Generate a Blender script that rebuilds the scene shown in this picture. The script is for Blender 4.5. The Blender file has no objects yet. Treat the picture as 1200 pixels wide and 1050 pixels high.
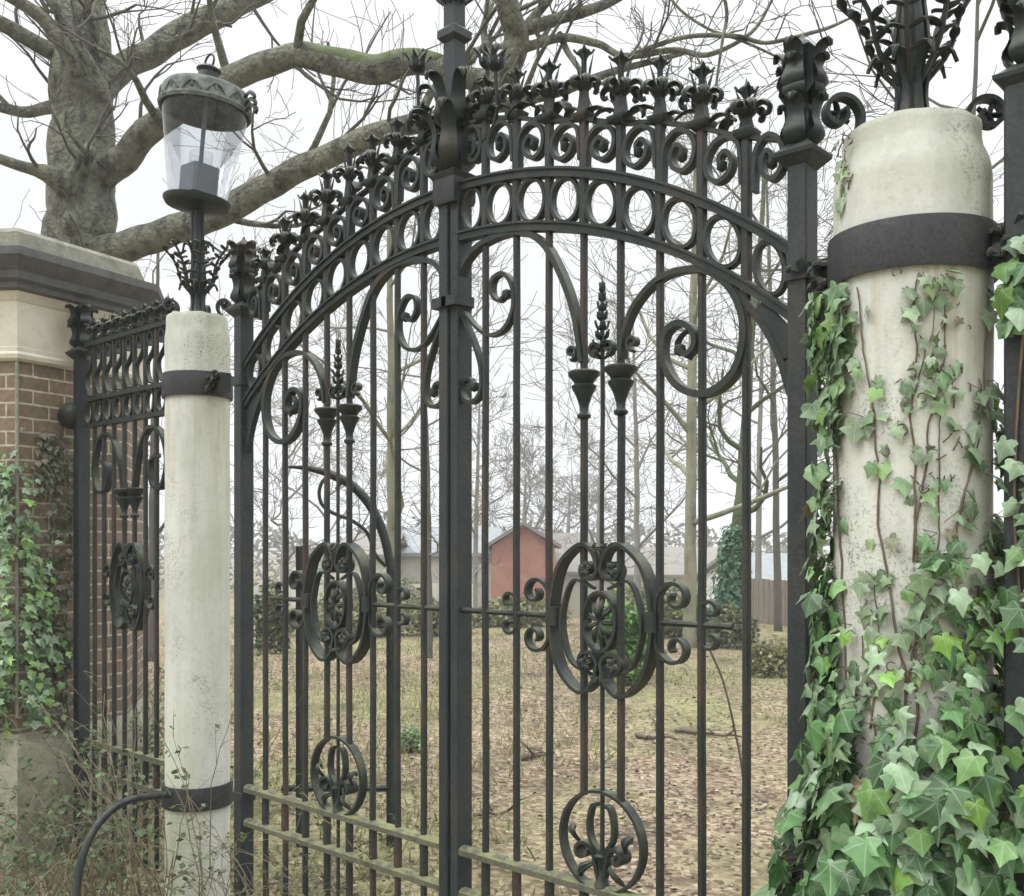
import bpy, math, random
from mathutils import Vector, noise, Matrix
R_ = math.radians
PI = math.pi
scene = bpy.context.scene
COL = scene.collection
random.seed(7)

# ------------------------------------------------------------------ camera
EYE = 1.6
GZ = -.36       # the ground lies this far below the z origin
ALPHA = R_(42.55)
CAM = Vector((2.976, -2.909, EYE))
cd = bpy.data.cameras.new("camera"); cam = bpy.data.objects.new("camera", cd); COL.objects.link(cam)
cam.location = CAM; cam.rotation_euler = (R_(90), 0, ALPHA)
cd.sensor_width = 36; cd.lens = 36; cd.shift_y = 112 / 1200; cd.clip_start = 0.05; cd.clip_end = 2000
scene.camera = cam
FW = Vector((-math.sin(ALPHA), math.cos(ALPHA), 0)); RT = Vector((math.cos(ALPHA), math.sin(ALPHA), 0))

# ------------------------------------------------------------------ overcast sky
w = bpy.data.worlds.new("World"); scene.world = w; w.use_nodes = True
nt = w.node_tree; nt.nodes.clear()
out = nt.nodes.new("ShaderNodeOutputWorld"); bg = nt.nodes.new("ShaderNodeBackground")
sky = nt.nodes.new("ShaderNodeTexSky"); sky.sky_type = 'NISHITA'; sky.sun_disc = False
SUN_EL, SUN_AZ = R_(48), R_(200)
sky.sun_elevation = SUN_EL; sky.sun_rotation = SUN_AZ; sky.dust_density = 4; sky.ozone_density = 1
sat = nt.nodes.new("ShaderNodeHueSaturation"); sat.inputs['Saturation'].default_value = .25
sc_ = nt.nodes.new("ShaderNodeMix"); sc_.data_type = 'RGBA'; sc_.inputs[0].default_value = .96
geo = nt.nodes.new("ShaderNodeTexCoord"); sep = nt.nodes.new("ShaderNodeSeparateXYZ")
ramp = nt.nodes.new("ShaderNodeValToRGB")       # CIE overcast: the cloud deck is brightest overhead
cr = ramp.color_ramp
cr.elements[0].position = 0; cr.elements[0].color = (.75, .765, .765, 1)
cr.elements[1].position = 1; cr.elements[1].color = (3.7, 3.75, 3.8, 1)
for p, c in ((.25, .76), (.48, .80), (.60, 1.9)):
    e = cr.elements.new(p); e.color = (c * .975, c * 1.0, c * 1.012, 1)
cl = nt.nodes.new("ShaderNodeTexNoise"); cl.inputs['Scale'].default_value = 2.2; cl.inputs['Detail'].default_value = 3
cm = nt.nodes.new("ShaderNodeMapRange"); cm.inputs[1].default_value = .3; cm.inputs[2].default_value = .7; cm.inputs[3].default_value = .90; cm.inputs[4].default_value = 1.09
mul = nt.nodes.new("ShaderNodeVectorMath"); mul.operation = 'SCALE'
L = nt.links.new
L(geo.outputs['Generated'], sep.inputs[0]); L(sep.outputs['Z'], ramp.inputs[0])
L(geo.outputs['Generated'], cl.inputs['Vector']); L(cl.outputs[0], cm.inputs[0])
L(ramp.outputs[0], mul.inputs[0]); L(cm.outputs[0], mul.inputs['Scale'])
SKY_STRENGTH = .12
mul2 = nt.nodes.new("ShaderNodeVectorMath"); mul2.operation = 'SCALE'; mul2.inputs['Scale'].default_value = 1 / SKY_STRENGTH
L(mul.outputs[0], mul2.inputs[0])
L(sky.outputs[0], sat.inputs['Color']); L(sat.outputs[0], sc_.inputs[6]); L(mul2.outputs[0], sc_.inputs[7])
L(sc_.outputs[2], bg.inputs['Color']); bg.inputs['Strength'].default_value = SKY_STRENGTH
L(bg.outputs[0], out.inputs[0])
sd = bpy.data.lights.new("sun", 'SUN'); sd.energy = 0.9; sd.angle = R_(25); sd.color = (1, .97, .93)
so = bpy.data.objects.new("sun", sd); COL.objects.link(so)
# light from behind the camera's left shoulder, high
sun_dir = Vector((math.sin(R_(200)) * math.cos(SUN_EL), math.cos(R_(200)) * math.cos(SUN_EL), math.sin(SUN_EL)))
so.rotation_euler = sun_dir.to_track_quat('Z', 'Y').to_euler(); so.location = (0, 0, 20)
scene.view_settings.view_transform = 'Standard'; scene.view_settings.look = 'None'
scene.view_settings.exposure = 0.46; scene.view_settings.gamma = 1
scene.cycles.max_bounces = 8; scene.cycles.transparent_max_bounces = 12

# ------------------------------------------------------------------ placement helpers
def W(px, py, Z):
    "point seen at photo pixel (px,py) at distance Z along the view"
    p = CAM + FW * Z + RT * ((px - 600) / 1200 * Z)
    p.z = EYE + (637 - py) * Z / 1200
    return p
def P(x, y):
    "photo pixel -> (s, z) on the plane of the gate"
    return (7631 * (1 / 1242 - 1 / (x + 707)), EYE + (637 - y) / (x + 707) * 4.3)

# ------------------------------------------------------------------ materials
def mat(name):
    m = bpy.data.materials.new(name); m.use_nodes = True
    t = m.node_tree; b = t.nodes['Principled BSDF']
    return m, t, b
def N(t, ty, **kw):
    n = t.nodes.new(ty)
    for k, v in kw.items():
        if k in n.inputs: n.inputs[k].default_value = v
        else: setattr(n, k, v)
    return n
def noisecol(t, scale, stops, detail=6, vec=None, rough=.6, coord='Object', dist=0):
    tc = N(t, 'ShaderNodeTexCoord')
    n = N(t, 'ShaderNodeTexNoise', Scale=scale, Detail=detail, Roughness=rough, Distortion=dist)
    if vec:
        mp = N(t, 'ShaderNodeMapping'); mp.inputs['Scale'].default_value = vec
        t.links.new(tc.outputs[coord], mp.inputs[0]); t.links.new(mp.outputs[0], n.inputs['Vector'])
    else: t.links.new(tc.outputs[coord], n.inputs['Vector'])
    r = N(t, 'ShaderNodeValToRGB'); e = r.color_ramp.elements
    e[0].position, e[0].color = stops[0][0], (*stops[0][1], 1)
    e[1].position, e[1].color = stops[-1][0], (*stops[-1][1], 1)
    for p, c in stops[1:-1]:
        q = e.new(p); q.color = (*c, 1)
    t.links.new(n.outputs[0], r.inputs[0])
    return n, r
def mix(t, fac, a, b, mode='MIX'):
    m = N(t, 'ShaderNodeMix'); m.data_type = 'RGBA'; m.blend_type = mode
    for src, i in ((fac, 0), (a, 6), (b, 7)):
        if hasattr(src, 'links') or isinstance(src, bpy.types.NodeSocket): t.links.new(src, m.inputs[i])
        elif isinstance(src, (int, float)): m.inputs[i].default_value = src
        else: m.inputs[i].default_value = (*src, 1)
    return m.outputs[2]
def bump(t, b, h, strength=.3, dist=.01):
    n = N(t, 'ShaderNodeBump', Strength=strength, Distance=dist)
    t.links.new(h, n.inputs['Height']); t.links.new(n.outputs[0], b.inputs['Normal'])
def g3(v): return (v, v, v)

def iron_material(name, base, rust, moss_amt, rough=.5):
    m, t, b = mat(name)
    n1, c1 = noisecol(t, 7, [(.36, base), (.52, tuple(x * 1.35 for x in base)), (.76, rust)], vec=(1, 1, .35))
    n2, c2 = noisecol(t, 90, [(.35, g3(.75)), (.7, g3(1.25))], detail=3)
    col = mix(t, 1.0, c1.outputs[0], c2.outputs[0], 'MULTIPLY')
    gm = N(t, 'ShaderNodeNewGeometry'); sp = N(t, 'ShaderNodeSeparateXYZ')
    t.links.new(gm.outputs['Normal'], sp.inputs[0])
    n3, c3 = noisecol(t, 14, [(.42, g3(0)), (.6, g3(1))], detail=5)
    up = N(t, 'ShaderNodeMapRange'); up.inputs[1].default_value = -.1; up.inputs[2].default_value = .7; up.inputs[4].default_value = moss_amt
    t.links.new(sp.outputs['Z'], up.inputs[0])
    fm = N(t, 'ShaderNodeMath', operation='MULTIPLY'); t.links.new(up.outputs[0], fm.inputs[0]); t.links.new(c3.outputs[0], fm.inputs[1])
    col = mix(t, fm.outputs[0], col, (.17, .18, .085))
    t.links.new(col, b.inputs['Base Color']); b.inputs['Roughness'].default_value = rough
    b.inputs['Metallic'].default_value = 0.0; b.inputs['Specular IOR Level'].default_value = .27
    bump(t, b, n2.outputs[0], .25, .002)
    return m
M = {}
M['iron'] = iron_material('painted_iron', (.014, .019, .018), (.055, .036, .026), .35)
M['bar'] = iron_material('weathered_iron_bar', (.019, .021, .020), (.090, .048, .036), .25)
M['rail'] = iron_material('mossy_iron_rail', (.07, .07, .05), (.13, .12, .07), .95, .8)
M['post'] = iron_material('grey_iron_post', (.020, .025, .027), (.045, .038, .033), .25, .45)
M['band'] = iron_material('iron_band', (.026, .027, .029), (.050, .042, .036), .1, .5)

def column_material():
    m, t, b = mat('weathered_cement')
    n1, c1 = noisecol(t, 2.2, [(.3, (.46, .47, .42)), (.5, (.56, .57, .515)), (.72, (.40, .415, .355))], vec=(1, 1, .5))
    n2, c2 = noisecol(t, 34, [(.50, g3(1)), (.62, g3(.9)), (.74, g3(.62))], detail=8, rough=.75)
    col = mix(t, 1.0, c1.outputs[0], c2.outputs[0], 'MULTIPLY')
    # dark lichen specks that gather in patches
    n3, c3 = noisecol(t, 3.3, [(.5, g3(0)), (.62, g3(1))], detail=4)
    tc = N(t, 'ShaderNodeTexCoord')
    nv = N(t, 'ShaderNodeTexNoise', Scale=95, Detail=4, Roughness=.8); t.links.new(tc.outputs['Object'], nv.inputs['Vector'])
    rr = N(t, 'ShaderNodeValToRGB'); rr.color_ramp.elements[0].position = .53; rr.color_ramp.elements[1].position = .6
    t.links.new(nv.outputs[0], rr.inputs[0])
    fm = N(t, 'ShaderNodeMath', operation='MULTIPLY'); t.links.new(c3.outputs[0], fm.inputs[0]); t.links.new(rr.outputs[0], fm.inputs[1])
    fm2 = N(t, 'ShaderNodeMath', operation='MULTIPLY'); fm2.inputs[1].default_value = .85; t.links.new(fm.outputs[0], fm2.inputs[0])
    col = mix(t, fm2.outputs[0], col, (.17, .18, .14))
    # green algae on some sides
    n4, c4 = noisecol(t, 1.6, [(.48, g3(0)), (.72, g3(.65))], detail=5, vec=(1, 1, .25))
    col = mix(t, c4.outputs[0], col, (.36, .39, .20))
    # streaks
    n5, c5 = noisecol(t, 26, [(.4, g3(1.02)), (.75, g3(.88))], detail=5, vec=(1, 1, .06))
    col = mix(t, .9, col, c5.outputs[0], 'MULTIPLY')
    # rust washed down from the upper iron band
    tz = N(t, 'ShaderNodeTexCoord'); sz = N(t, 'ShaderNodeSeparateXYZ'); t.links.new(tz.outputs['Object'], sz.inputs[0])
    mz = N(t, 'ShaderNodeMapRange'); mz.inputs[1].default_value = 1.75; mz.inputs[2].default_value = 2.36; mz.inputs[4].default_value = .75; t.links.new(sz.outputs['Z'], mz.inputs[0])
    ab = N(t, 'ShaderNodeMath', operation='LESS_THAN'); ab.inputs[1].default_value = 2.37; t.links.new(sz.outputs['Z'], ab.inputs[0])
    n6, c6 = noisecol(t, 19, [(.5, g3(0)), (.66, g3(1))], detail=4, vec=(1, 1, .05))
    f1 = N(t, 'ShaderNodeMath', operation='MULTIPLY'); t.links.new(mz.outputs[0], f1.inputs[0]); t.links.new(c6.outputs[0], f1.inputs[1])
    f2 = N(t, 'ShaderNodeMath', operation='MULTIPLY'); t.links.new(f1.outputs[0], f2.inputs[0]); t.links.new(ab.outputs[0], f2.inputs[1])
    col = mix(t, f2.outputs[0], col, (.36, .27, .17))
    # hairline cracks
    vc = N(t, 'ShaderNodeTexVoronoi', Scale=3.1); vc.feature = 'DISTANCE_TO_EDGE'
    wn = N(t, 'ShaderNodeTexNoise', Scale=5, Detail=5); t.links.new(tz.outputs['Object'], wn.inputs['Vector'])
    wa = N(t, 'ShaderNodeVectorMath', operation='MULTIPLY_ADD'); wa.inputs[1].default_value = (.35, .35, .35); t.links.new(wn.outputs['Color'], wa.inputs[0]); t.links.new(tz.outputs['Object'], wa.inputs[2]); t.links.new(wa.outputs[0], vc.inputs['Vector'])
    ck = N(t, 'ShaderNodeMapRange'); ck.inputs[1].default_value = .002; ck.inputs[2].default_value = .008; ck.inputs[3].default_value = .55; ck.inputs[4].default_value = 0; t.links.new(vc.outputs[0], ck.inputs[0])
    f3 = N(t, 'ShaderNodeMath', operation='MULTIPLY'); t.links.new(ck.outputs[0], f3.inputs[0]); t.links.new(c3.outputs[0], f3.inputs[1])
    col = mix(t, f3.outputs[0], col, (.15, .15, .12))
    gn = N(t, 'ShaderNodeNewGeometry'); sn = N(t, 'ShaderNodeSeparateXYZ'); t.links.new(gn.outputs['Normal'], sn.inputs[0])
    un = N(t, 'ShaderNodeMapRange'); un.inputs[1].default_value = .25; un.inputs[2].default_value = .8; un.inputs[4].default_value = .8; t.links.new(sn.outputs['Z'], un.inputs[0])
    col = mix(t, un.outputs[0], col, (.22, .23, .15))
    # grime that hangs below the rim
    gr = N(t, 'ShaderNodeMapRange'); gr.inputs[1].default_value = 2.5; gr.inputs[2].default_value = 2.8; gr.inputs[4].default_value = .85; t.links.new(sz.outputs['Z'], gr.inputs[0])
    n7, c7 = noisecol(t, 7, [(.35, g3(.25)), (.65, g3(1))], detail=6, vec=(1, 1, .5))
    f7 = N(t, 'ShaderNodeMath', operation='MULTIPLY'); t.links.new(gr.outputs[0], f7.inputs[0]); t.links.new(c7.outputs[0], f7.inputs[1])
    col = mix(t, f7.outputs[0], col, (.27, .275, .21))
    t.links.new(col, b.inputs['Base Color']); b.inputs['Roughness'].default_value = .92
    ad = N(t, 'ShaderNodeMath', operation='ADD'); t.links.new(n2.outputs[0], ad.inputs[0]); t.links.new(nv.outputs[0], ad.inputs[1])
    bump(t, b, ad.outputs[0], .35, .004)
    return m
M['cement'] = column_material()
def simple(name, stops, scale=6, rough=.85, bmp=.3, bd=.01, vec=None, bscale=None, spec=.3):
    m, t, b = mat(name)
    n, c = noisecol(t, scale, stops, vec=vec, detail=8)
    t.links.new(c.outputs[0], b.inputs['Base Color']); b.inputs['Roughness'].default_value = rough
    b.inputs['Specular IOR Level'].default_value = spec
    if bscale:
        tc = N(t, 'ShaderNodeTexCoord'); q = N(t, 'ShaderNodeTexNoise', Scale=bscale, Detail=6); t.links.new(tc.outputs['Object'], q.inputs['Vector'])
        bump(t, b, q.outputs[0], bmp, bd)
    elif bmp: bump(t, b, n.outputs[0], bmp, bd)
    return m
M['stone'] = simple('pale_limestone', [(.3, (.50, .46, .37)), (.55, (.62, .58, .48)), (.75, (.38, .37, .29))], 4, bscale=40)
M['cap'] = simple('lichened_cap_stone', [(.3, (.19, .19, .155)), (.5, (.27, .27, .22)), (.7, (.14, .145, .11))], 6, bscale=50, bmp=.6)
M['mossy_stone'] = simple('mossy_plinth_stone', [(.3, (.17, .17, .12)), (.5, (.30, .29, .22)), (.62, (.18, .19, .12)), (.8, (.36, .35, .28))], 5, bscale=40, bmp=.7)
M['slate'] = simple('dark_stone_moulding', [(.3, (.085, .085, .09)), (.55, (.13, .13, .135)), (.75, (.07, .07, .07))], 8, bscale=60)
M['bark'] = simple('grey_bark', [(.30, (.04, .04, .03)), (.42, (.10, .10, .078)), (.50, (.16, .16, .125)), (.60, (.20, .205, .15)), (.70, (.11, .14, .07)), (.8, (.24, .24, .19))], 7, vec=(1, 1, .5), bscale=18, bmp=1, bd=.10)
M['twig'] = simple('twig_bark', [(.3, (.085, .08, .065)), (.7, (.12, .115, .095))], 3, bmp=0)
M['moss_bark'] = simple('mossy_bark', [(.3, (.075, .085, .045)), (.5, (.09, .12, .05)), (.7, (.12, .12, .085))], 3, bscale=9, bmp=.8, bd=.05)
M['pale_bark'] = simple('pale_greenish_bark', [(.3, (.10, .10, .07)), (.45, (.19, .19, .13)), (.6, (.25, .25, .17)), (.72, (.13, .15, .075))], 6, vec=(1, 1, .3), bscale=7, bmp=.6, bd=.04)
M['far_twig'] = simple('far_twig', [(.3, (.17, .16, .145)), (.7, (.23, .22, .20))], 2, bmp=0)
M['vine'] = simple('dry_vine', [(.3, (.12, .095, .06)), (.7, (.25, .22, .15))], 9, bmp=0)
M['ivy_stem'] = simple('ivy_stem', [(.3, (.09, .065, .045)), (.7, (.17, .13, .09))], 20, bmp=0)
M['deadwood'] = simple('fallen_wood', [(.3, (.06, .045, .035)), (.7, (.15, .12, .09))], 8, bmp=.6)
M['roof'] = simple('grey_roof', [(.3, (.20, .215, .225)), (.7, (.26, .275, .285))], 2, vec=(1, 1, 6), bmp=.1)
M['roof_brown'] = simple('brown_roof', [(.3, (.17, .16, .14)), (.7, (.24, .225, .20))], 2, vec=(1, 1, 6), bmp=.1)
M['render'] = simple('pale_render', [(.3, (.42, .42, .36)), (.7, (.54, .53, .46))], 1.5, bmp=.05)
M['white'] = simple('white_wall', [(.3, (.62, .62, .60)), (.7, (.72, .72, .70))], 1.5, bmp=.05)
M['board'] = simple('fence_board', [(.3, (.15, .13, .10)), (.7, (.24, .21, .17))], 5, vec=(6, 6, .4), bmp=.3)
M['dark'] = simple('dark_opening', [(.3, (.02, .022, .025)), (.7, (.035, .038, .04))], 2, rough=.2, bmp=0)
M['holder'] = simple('lamp_holder', [(.3, (.13, .15, .18)), (.7, (.18, .20, .23))], 9, rough=.45, bmp=0)
M['cast'] = simple('lichened_cast_metal', [(.3, (.05, .058, .055)), (.5, (.10, .11, .10)), (.72, (.19, .20, .17))], 22, bscale=90, bmp=.5, bd=.004)

def brick_material():
    m, t, b = mat('red_brick')
    tc = N(t, 'ShaderNodeTexCoord')
    br = N(t, 'ShaderNodeTexBrick'); br.inputs['Scale'].default_value = 1
    br.inputs['Brick Width'].default_value = .225; br.inputs['Row Height'].default_value = .076
    br.inputs['Mortar Size'].default_value = .0065; br.inputs['Mortar Smooth'].default_value = .3; br.inputs['Bias'].default_value = -.1
    br.inputs['Color1'].default_value = (.215, .145, .105, 1); br.inputs['Color2'].default_value = (.15, .112, .08, 1)
    br.inputs['Mortar'].default_value = (.46, .42, .32, 1)
    dn = N(t, 'ShaderNodeTexNoise', Scale=12, Detail=3); t.links.new(tc.outputs['UV'], dn.inputs['Vector'])
    dv = N(t, 'ShaderNodeVectorMath', operation='MULTIPLY_ADD'); dv.inputs[1].default_value = (.008, .008, 0)
    t.links.new(dn.outputs['Color'], dv.inputs[0]); t.links.new(tc.outputs['UV'], dv.inputs[2]); t.links.new(dv.outputs[0], br.inputs['Vector'])
    n1, c1 = noisecol(t, 25, [(.3, g3(.7)), (.7, g3(1.3))], detail=6)
    n2, c2 = noisecol(t, 1.3, [(.4, g3(0)), (.7, g3(.5))], detail=6)
    col = mix(t, 1, br.outputs['Color'], c1.outputs[0], 'MULTIPLY')
    col = mix(t, c2.outputs[0], col, (.13, .12, .065))
    t.links.new(col, b.inputs['Base Color']); b.inputs['Roughness'].default_value = .9
    iv = N(t, 'ShaderNodeMath', operation='SUBTRACT'); iv.inputs[0].default_value = 1; t.links.new(br.outputs['Fac'], iv.inputs[1])
    bump(t, b, iv.outputs[0], .6, .006)
    return m
M['brick'] = brick_material()
M['red_gable'] = simple('red_brick_far', [(.3, (.30, .13, .095)), (.7, (.37, .18, .135))], 3, bmp=.1)

def leaf_material(name, veins=True, trans=.13, rough=.46):
    "colour comes per leaf from the Col attribute; veins from each leaf's own UV"
    m, t, b = mat(name)
    at = N(t, 'ShaderNodeAttribute'); at.attribute_name = 'Col'
    col = at.outputs['Color']
    n1, c1 = noisecol(t, 30, [(.3, g3(.8)), (.7, g3(1.2))], detail=3)
    col = mix(t, 1, col, c1.outputs[0], 'MULTIPLY')
    if veins:
        tc = N(t, 'ShaderNodeTexCoord'); sp = N(t, 'ShaderNodeSeparateXYZ'); t.links.new(tc.outputs['UV'], sp.inputs[0])
        def mth(op, a, b_=None, c_=None):
            n = N(t, 'ShaderNodeMath', operation=op)
            for i, v in enumerate((a, b_, c_)):
                if v is None: continue
                if isinstance(v, (int, float)): n.inputs[i].default_value = v
                else: t.links.new(v, n.inputs[i])
            return n.outputs[0]
        ang = mth('ARCTAN2', sp.outputs['X'], sp.outputs['Y'])
        pp = mth('PINGPONG', ang, R_(27))
        rr = mth('POWER', mth('ADD', mth('MULTIPLY', sp.outputs['X'], sp.outputs['X']), mth('MULTIPLY', sp.outputs['Y'], sp.outputs['Y'])), .5)
        d = mth('MULTIPLY', pp, rr)
        v = N(t, 'ShaderNodeMapRange'); v.inputs[1].default_value = .008; v.inputs[2].default_value = .03; v.inputs[3].default_value = .55; v.inputs[4].default_value = 0
        t.links.new(d, v.inputs[0])
        lt = mix(t, 1, col, (1.5, 1.4, 1.9), 'MULTIPLY')
        lt = mix(t, .5, lt, (.36, .42, .30))
        col = mix(t, v.outputs[0], col, lt)
    t.links.new(col, b.inputs['Base Color']); b.inputs['Roughness'].default_value = rough
    b.inputs['Specular IOR Level'].default_value = .5
    tr = N(t, 'ShaderNodeBsdfTranslucent'); t.links.new(col, tr.inputs['Color'])
    ms = N(t, 'ShaderNodeMixShader'); ms.inputs[0].default_value = trans
    o = t.nodes['Material Output']
    t.links.new(b.outputs[0], ms.inputs[1]); t.links.new(tr.outputs[0], ms.inputs[2]); t.links.new(ms.outputs[0], o.inputs[0])
    return m
M['ivy'] = leaf_material('ivy_leaf')
M['litter'] = leaf_material('dead_leaf', veins=False, trans=.1, rough=.85)
M['green'] = leaf_material('small_leaf', veins=False, trans=.3, rough=.6)

def ground_material():
    m, t, b = mat('leaf_strewn_earth')
    tc = N(t, 'ShaderNodeTexCoord')
    vo = N(t, 'ShaderNodeTexVoronoi', Scale=24); t.links.new(tc.outputs['Object'], vo.inputs['Vector'])
    sp = N(t, 'ShaderNodeSeparateColor'); t.links.new(vo.outputs['Color'], sp.inputs[0])
    r = N(t, 'ShaderNodeValToRGB'); e = r.color_ramp.elements
    e[0].position = 0; e[0].color = (.095, .06, .042, 1); e[1].position = 1; e[1].color = (.38, .30, .225, 1)
    for p, c in ((.3, (.16, .115, .08)), (.55, (.235, .18, .125)), (.8, (.28, .235, .15))):
        q = e.new(p); q.color = (*c, 1)
    t.links.new(sp.outputs[0], r.inputs[0])
    n1, c1 = noisecol(t, .35, [(.42, g3(0)), (.60, g3(.8))], detail=7)
    n2, c2 = noisecol(t, 9, [(.35, (.11, .13, .05)), (.55, (.22, .22, .10)), (.72, (.32, .29, .17))], detail=6)
    col = mix(t, c1.outputs[0], r.outputs[0], c2.outputs[0])
    n3, c3 = noisecol(t, 1.1, [(.32, g3(.5)), (.48, g3(.95)), (.7, g3(1.15))], detail=7)
    col = mix(t, 1, col, c3.outputs[0], 'MULTIPLY')
    t.links.new(col, b.inputs['Base Color']); b.inputs['Roughness'].default_value = .95; b.inputs['Specular IOR Level'].default_value = .15
    bump(t, b, vo.outputs['Distance'], .7, .03)
    return m
M['ground'] = ground_material()
def glass_material():
    m, t, b = mat('lantern_glass')
    t.nodes.remove(b)
    o = t.nodes['Material Output']
    tr = N(t, 'ShaderNodeBsdfTransparent'); tr.inputs[0].default_value = (.86, .875, .89, 1)
    gl = N(t, 'ShaderNodeBsdfGlossy', Roughness=.08); gl.inputs[0].default_value = (.9, .9, .9, 1)
    fr = N(t, 'ShaderNodeFresnel', IOR=1.45); ms = N(t, 'ShaderNodeMixShader')
    mn = N(t, 'ShaderNodeMath', operation='MINIMUM'); mn.inputs[1].default_value = .45; t.links.new(fr.outputs[0], mn.inputs[0]); t.links.new(mn.outputs[0], ms.inputs[0]); t.links.new(tr.outputs[0], ms.inputs[1]); t.links.new(gl.outputs[0], ms.inputs[2]); t.links.new(ms.outputs[0], o.inputs[0])
    return m
M['glass'] = glass_material()

# ------------------------------------------------------------------ object helpers
def tag(o, label=None, cat=None, group=None, kind=None):
    if label: o['label'] = label
    if cat: o['category'] = cat
    if group: o['group'] = group
    if kind: o['kind'] = kind
    return o
def thing(name, loc, label, cat, group=None):
    o = bpy.data.objects.new(name, None); COL.objects.link(o); o.location = loc; o.empty_display_size = .2
    return tag(o, label, cat, group)
def worldloc(o):
    v = Vector((0, 0, 0))
    while o: v += o.location; o = o.parent
    return v
class MB:
    def __init__(s): s.v = []; s.f = []; s.uv = {}; s.col = []
    def add(s, vs, fs, col=None, uvs=None):
        b = len(s.v); s.v += [tuple(v) for v in vs]
        if col is not None: s.col += [col] * len(vs)
        if uvs:
            for i, u in enumerate(uvs): s.uv[b + i] = u
        s.f += [tuple(b + i for i in f) for f in fs]
    def loft(s, rings, closed=False, caps=True, col=None):
        n = len(rings[0]); vs = [p for r in rings for p in r]; fs = []
        m = len(rings)
        for i in range(m if closed else m - 1):
            j = (i + 1) % m
            for k in range(n):
                l = (k + 1) % n; fs.append((i * n + k, i * n + l, j * n + l, j * n + k))
        if caps and not closed:
            fs.append(tuple(range(n))[::-1]); fs.append(tuple((m - 1) * n + k for k in range(n)))
        s.add(vs, fs, col)
    def box(s, x0, x1, y0, y1, z0, z1):
        if x0 > x1: x0, x1 = x1, x0
        s.loft([[(x0, y0, z), (x1, y0, z), (x1, y1, z), (x0, y1, z)] for z in (z0, z1)])
    def bar(s, x, y, z0, z1, wx, wy=None, c=.2):
        "upright bar with chamfered edges"
        wy = wy or wx; a, b = wx / 2, wy / 2; k = min(a, b) * c * 2
        sec = [(-a + k, -b), (a - k, -b), (a, -b + k), (a, b - k), (a - k, b), (-a + k, b), (-a, b - k), (-a, -b + k)]
        n_ = max(1, int((z1 - z0) / .3)) if wx < .04 else 1
        rings = []
        for i in range(n_ + 1):        # old bars are never quite straight
            z = lerp(z0, z1, i / n_); jx = jy = 0
            if 0 < i < n_: jx = .0035 * noise.noise(Vector((x * 9, z * 1.7, 1))); jy = .004 * noise.noise(Vector((x * 9, z * 1.7, 5)))
            rings.append([(x + p + jx, y + q + jy, z) for p, q in sec])
        s.loft(rings)
    def lathe(s, x, y, prof, sides=12, sx=1, tilt=None, rot=0):
        rings = []
        for r, z in prof:
            rings.append([(x + r * sx * math.cos(2 * PI * k / sides + rot), y + r * math.sin(2 * PI * k / sides + rot), z) for k in range(sides)])
        if tilt: rings = [[tilt(Vector(p)) for p in r] for r in rings]
        s.loft(rings)
    def sqlathe(s, x, y, prof): s.lathe(x, y, [(r * 1.414, z) for r, z in prof], 4, rot=PI / 4)
    def tube(s, pts, rad, sides=6, caps=True, col=None):
        pts = [Vector(p) for p in pts]
        n = len(pts)
        if isinstance(rad, (int, float)): rad = [rad] * n
        t = (pts[1] - pts[0]).normalized(); u = t.orthogonal().normalized(); rings = []
        for i in range(n):
            t2 = (pts[min(i + 1, n - 1)] - pts[max(i - 1, 0)])
            t2 = t2.normalized() if t2.length > 1e-9 else t
            u = (u - t2 * u.dot(t2)); u = u.normalized() if u.length > 1e-6 else t2.orthogonal().normalized()
            v = t2.cross(u)
            rings.append([pts[i] + (u * math.cos(2 * PI * k / sides) + v * math.sin(2 * PI * k / sides)) * rad[i] for k in range(sides)])
        s.loft(rings, caps=caps, col=col)
    def strip(s, path, t, w, n=0.0, closed=False):
        "flat bar bent along a path in the gate plane: thickness t in the plane, width w across it"
        m = len(path); rings = []
        for i in range(m):
            a = path[(i - 1) % m] if (closed or i > 0) else path[i]; b = path[(i + 1) % m] if (closed or i < m - 1) else path[i]
            dx, dz = b[0] - a[0], b[1] - a[1]; l = math.hypot(dx, dz) or 1; nx, nz = -dz / l, dx / l
            tt = (t[i] if isinstance(t, list) else t) / 2; ww = (w[i] if isinstance(w, list) else w) / 2
            x, z = path[i]
            rings.append([(x + nx * tt, n - ww, z + nz * tt), (x + nx * tt, n + ww, z + nz * tt), (x - nx * tt, n + ww, z - nz * tt), (x - nx * tt, n - ww, z - nz * tt)])
        s.loft(rings, closed=closed)
    def petal(s, pts, widths, side, th=.004):
        "curved leaf blade; side = unit vector across it"
        side = Vector(side); cc = crom([(*p, w_) for p, w_ in zip(pts, widths)], 3); pts = [Vector(p[:3]) for p in cc]; widths = [max(.0004, p[3]) for p in cc]; rings = []
        for i, p in enumerate(pts):
            t = (pts[min(i + 1, len(pts) - 1)] - pts[max(i - 1, 0)]).normalized(); nn = t.cross(side).normalized()
            wd = widths[i]
            rings.append([p - side * wd, p + nn * th * 1.5 - side * wd * .4, p + nn * th + side * 0, p + nn * th * 1.5 + side * wd * .4, p + side * wd, p - nn * th * 1.4])
        s.loft(rings)
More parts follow.
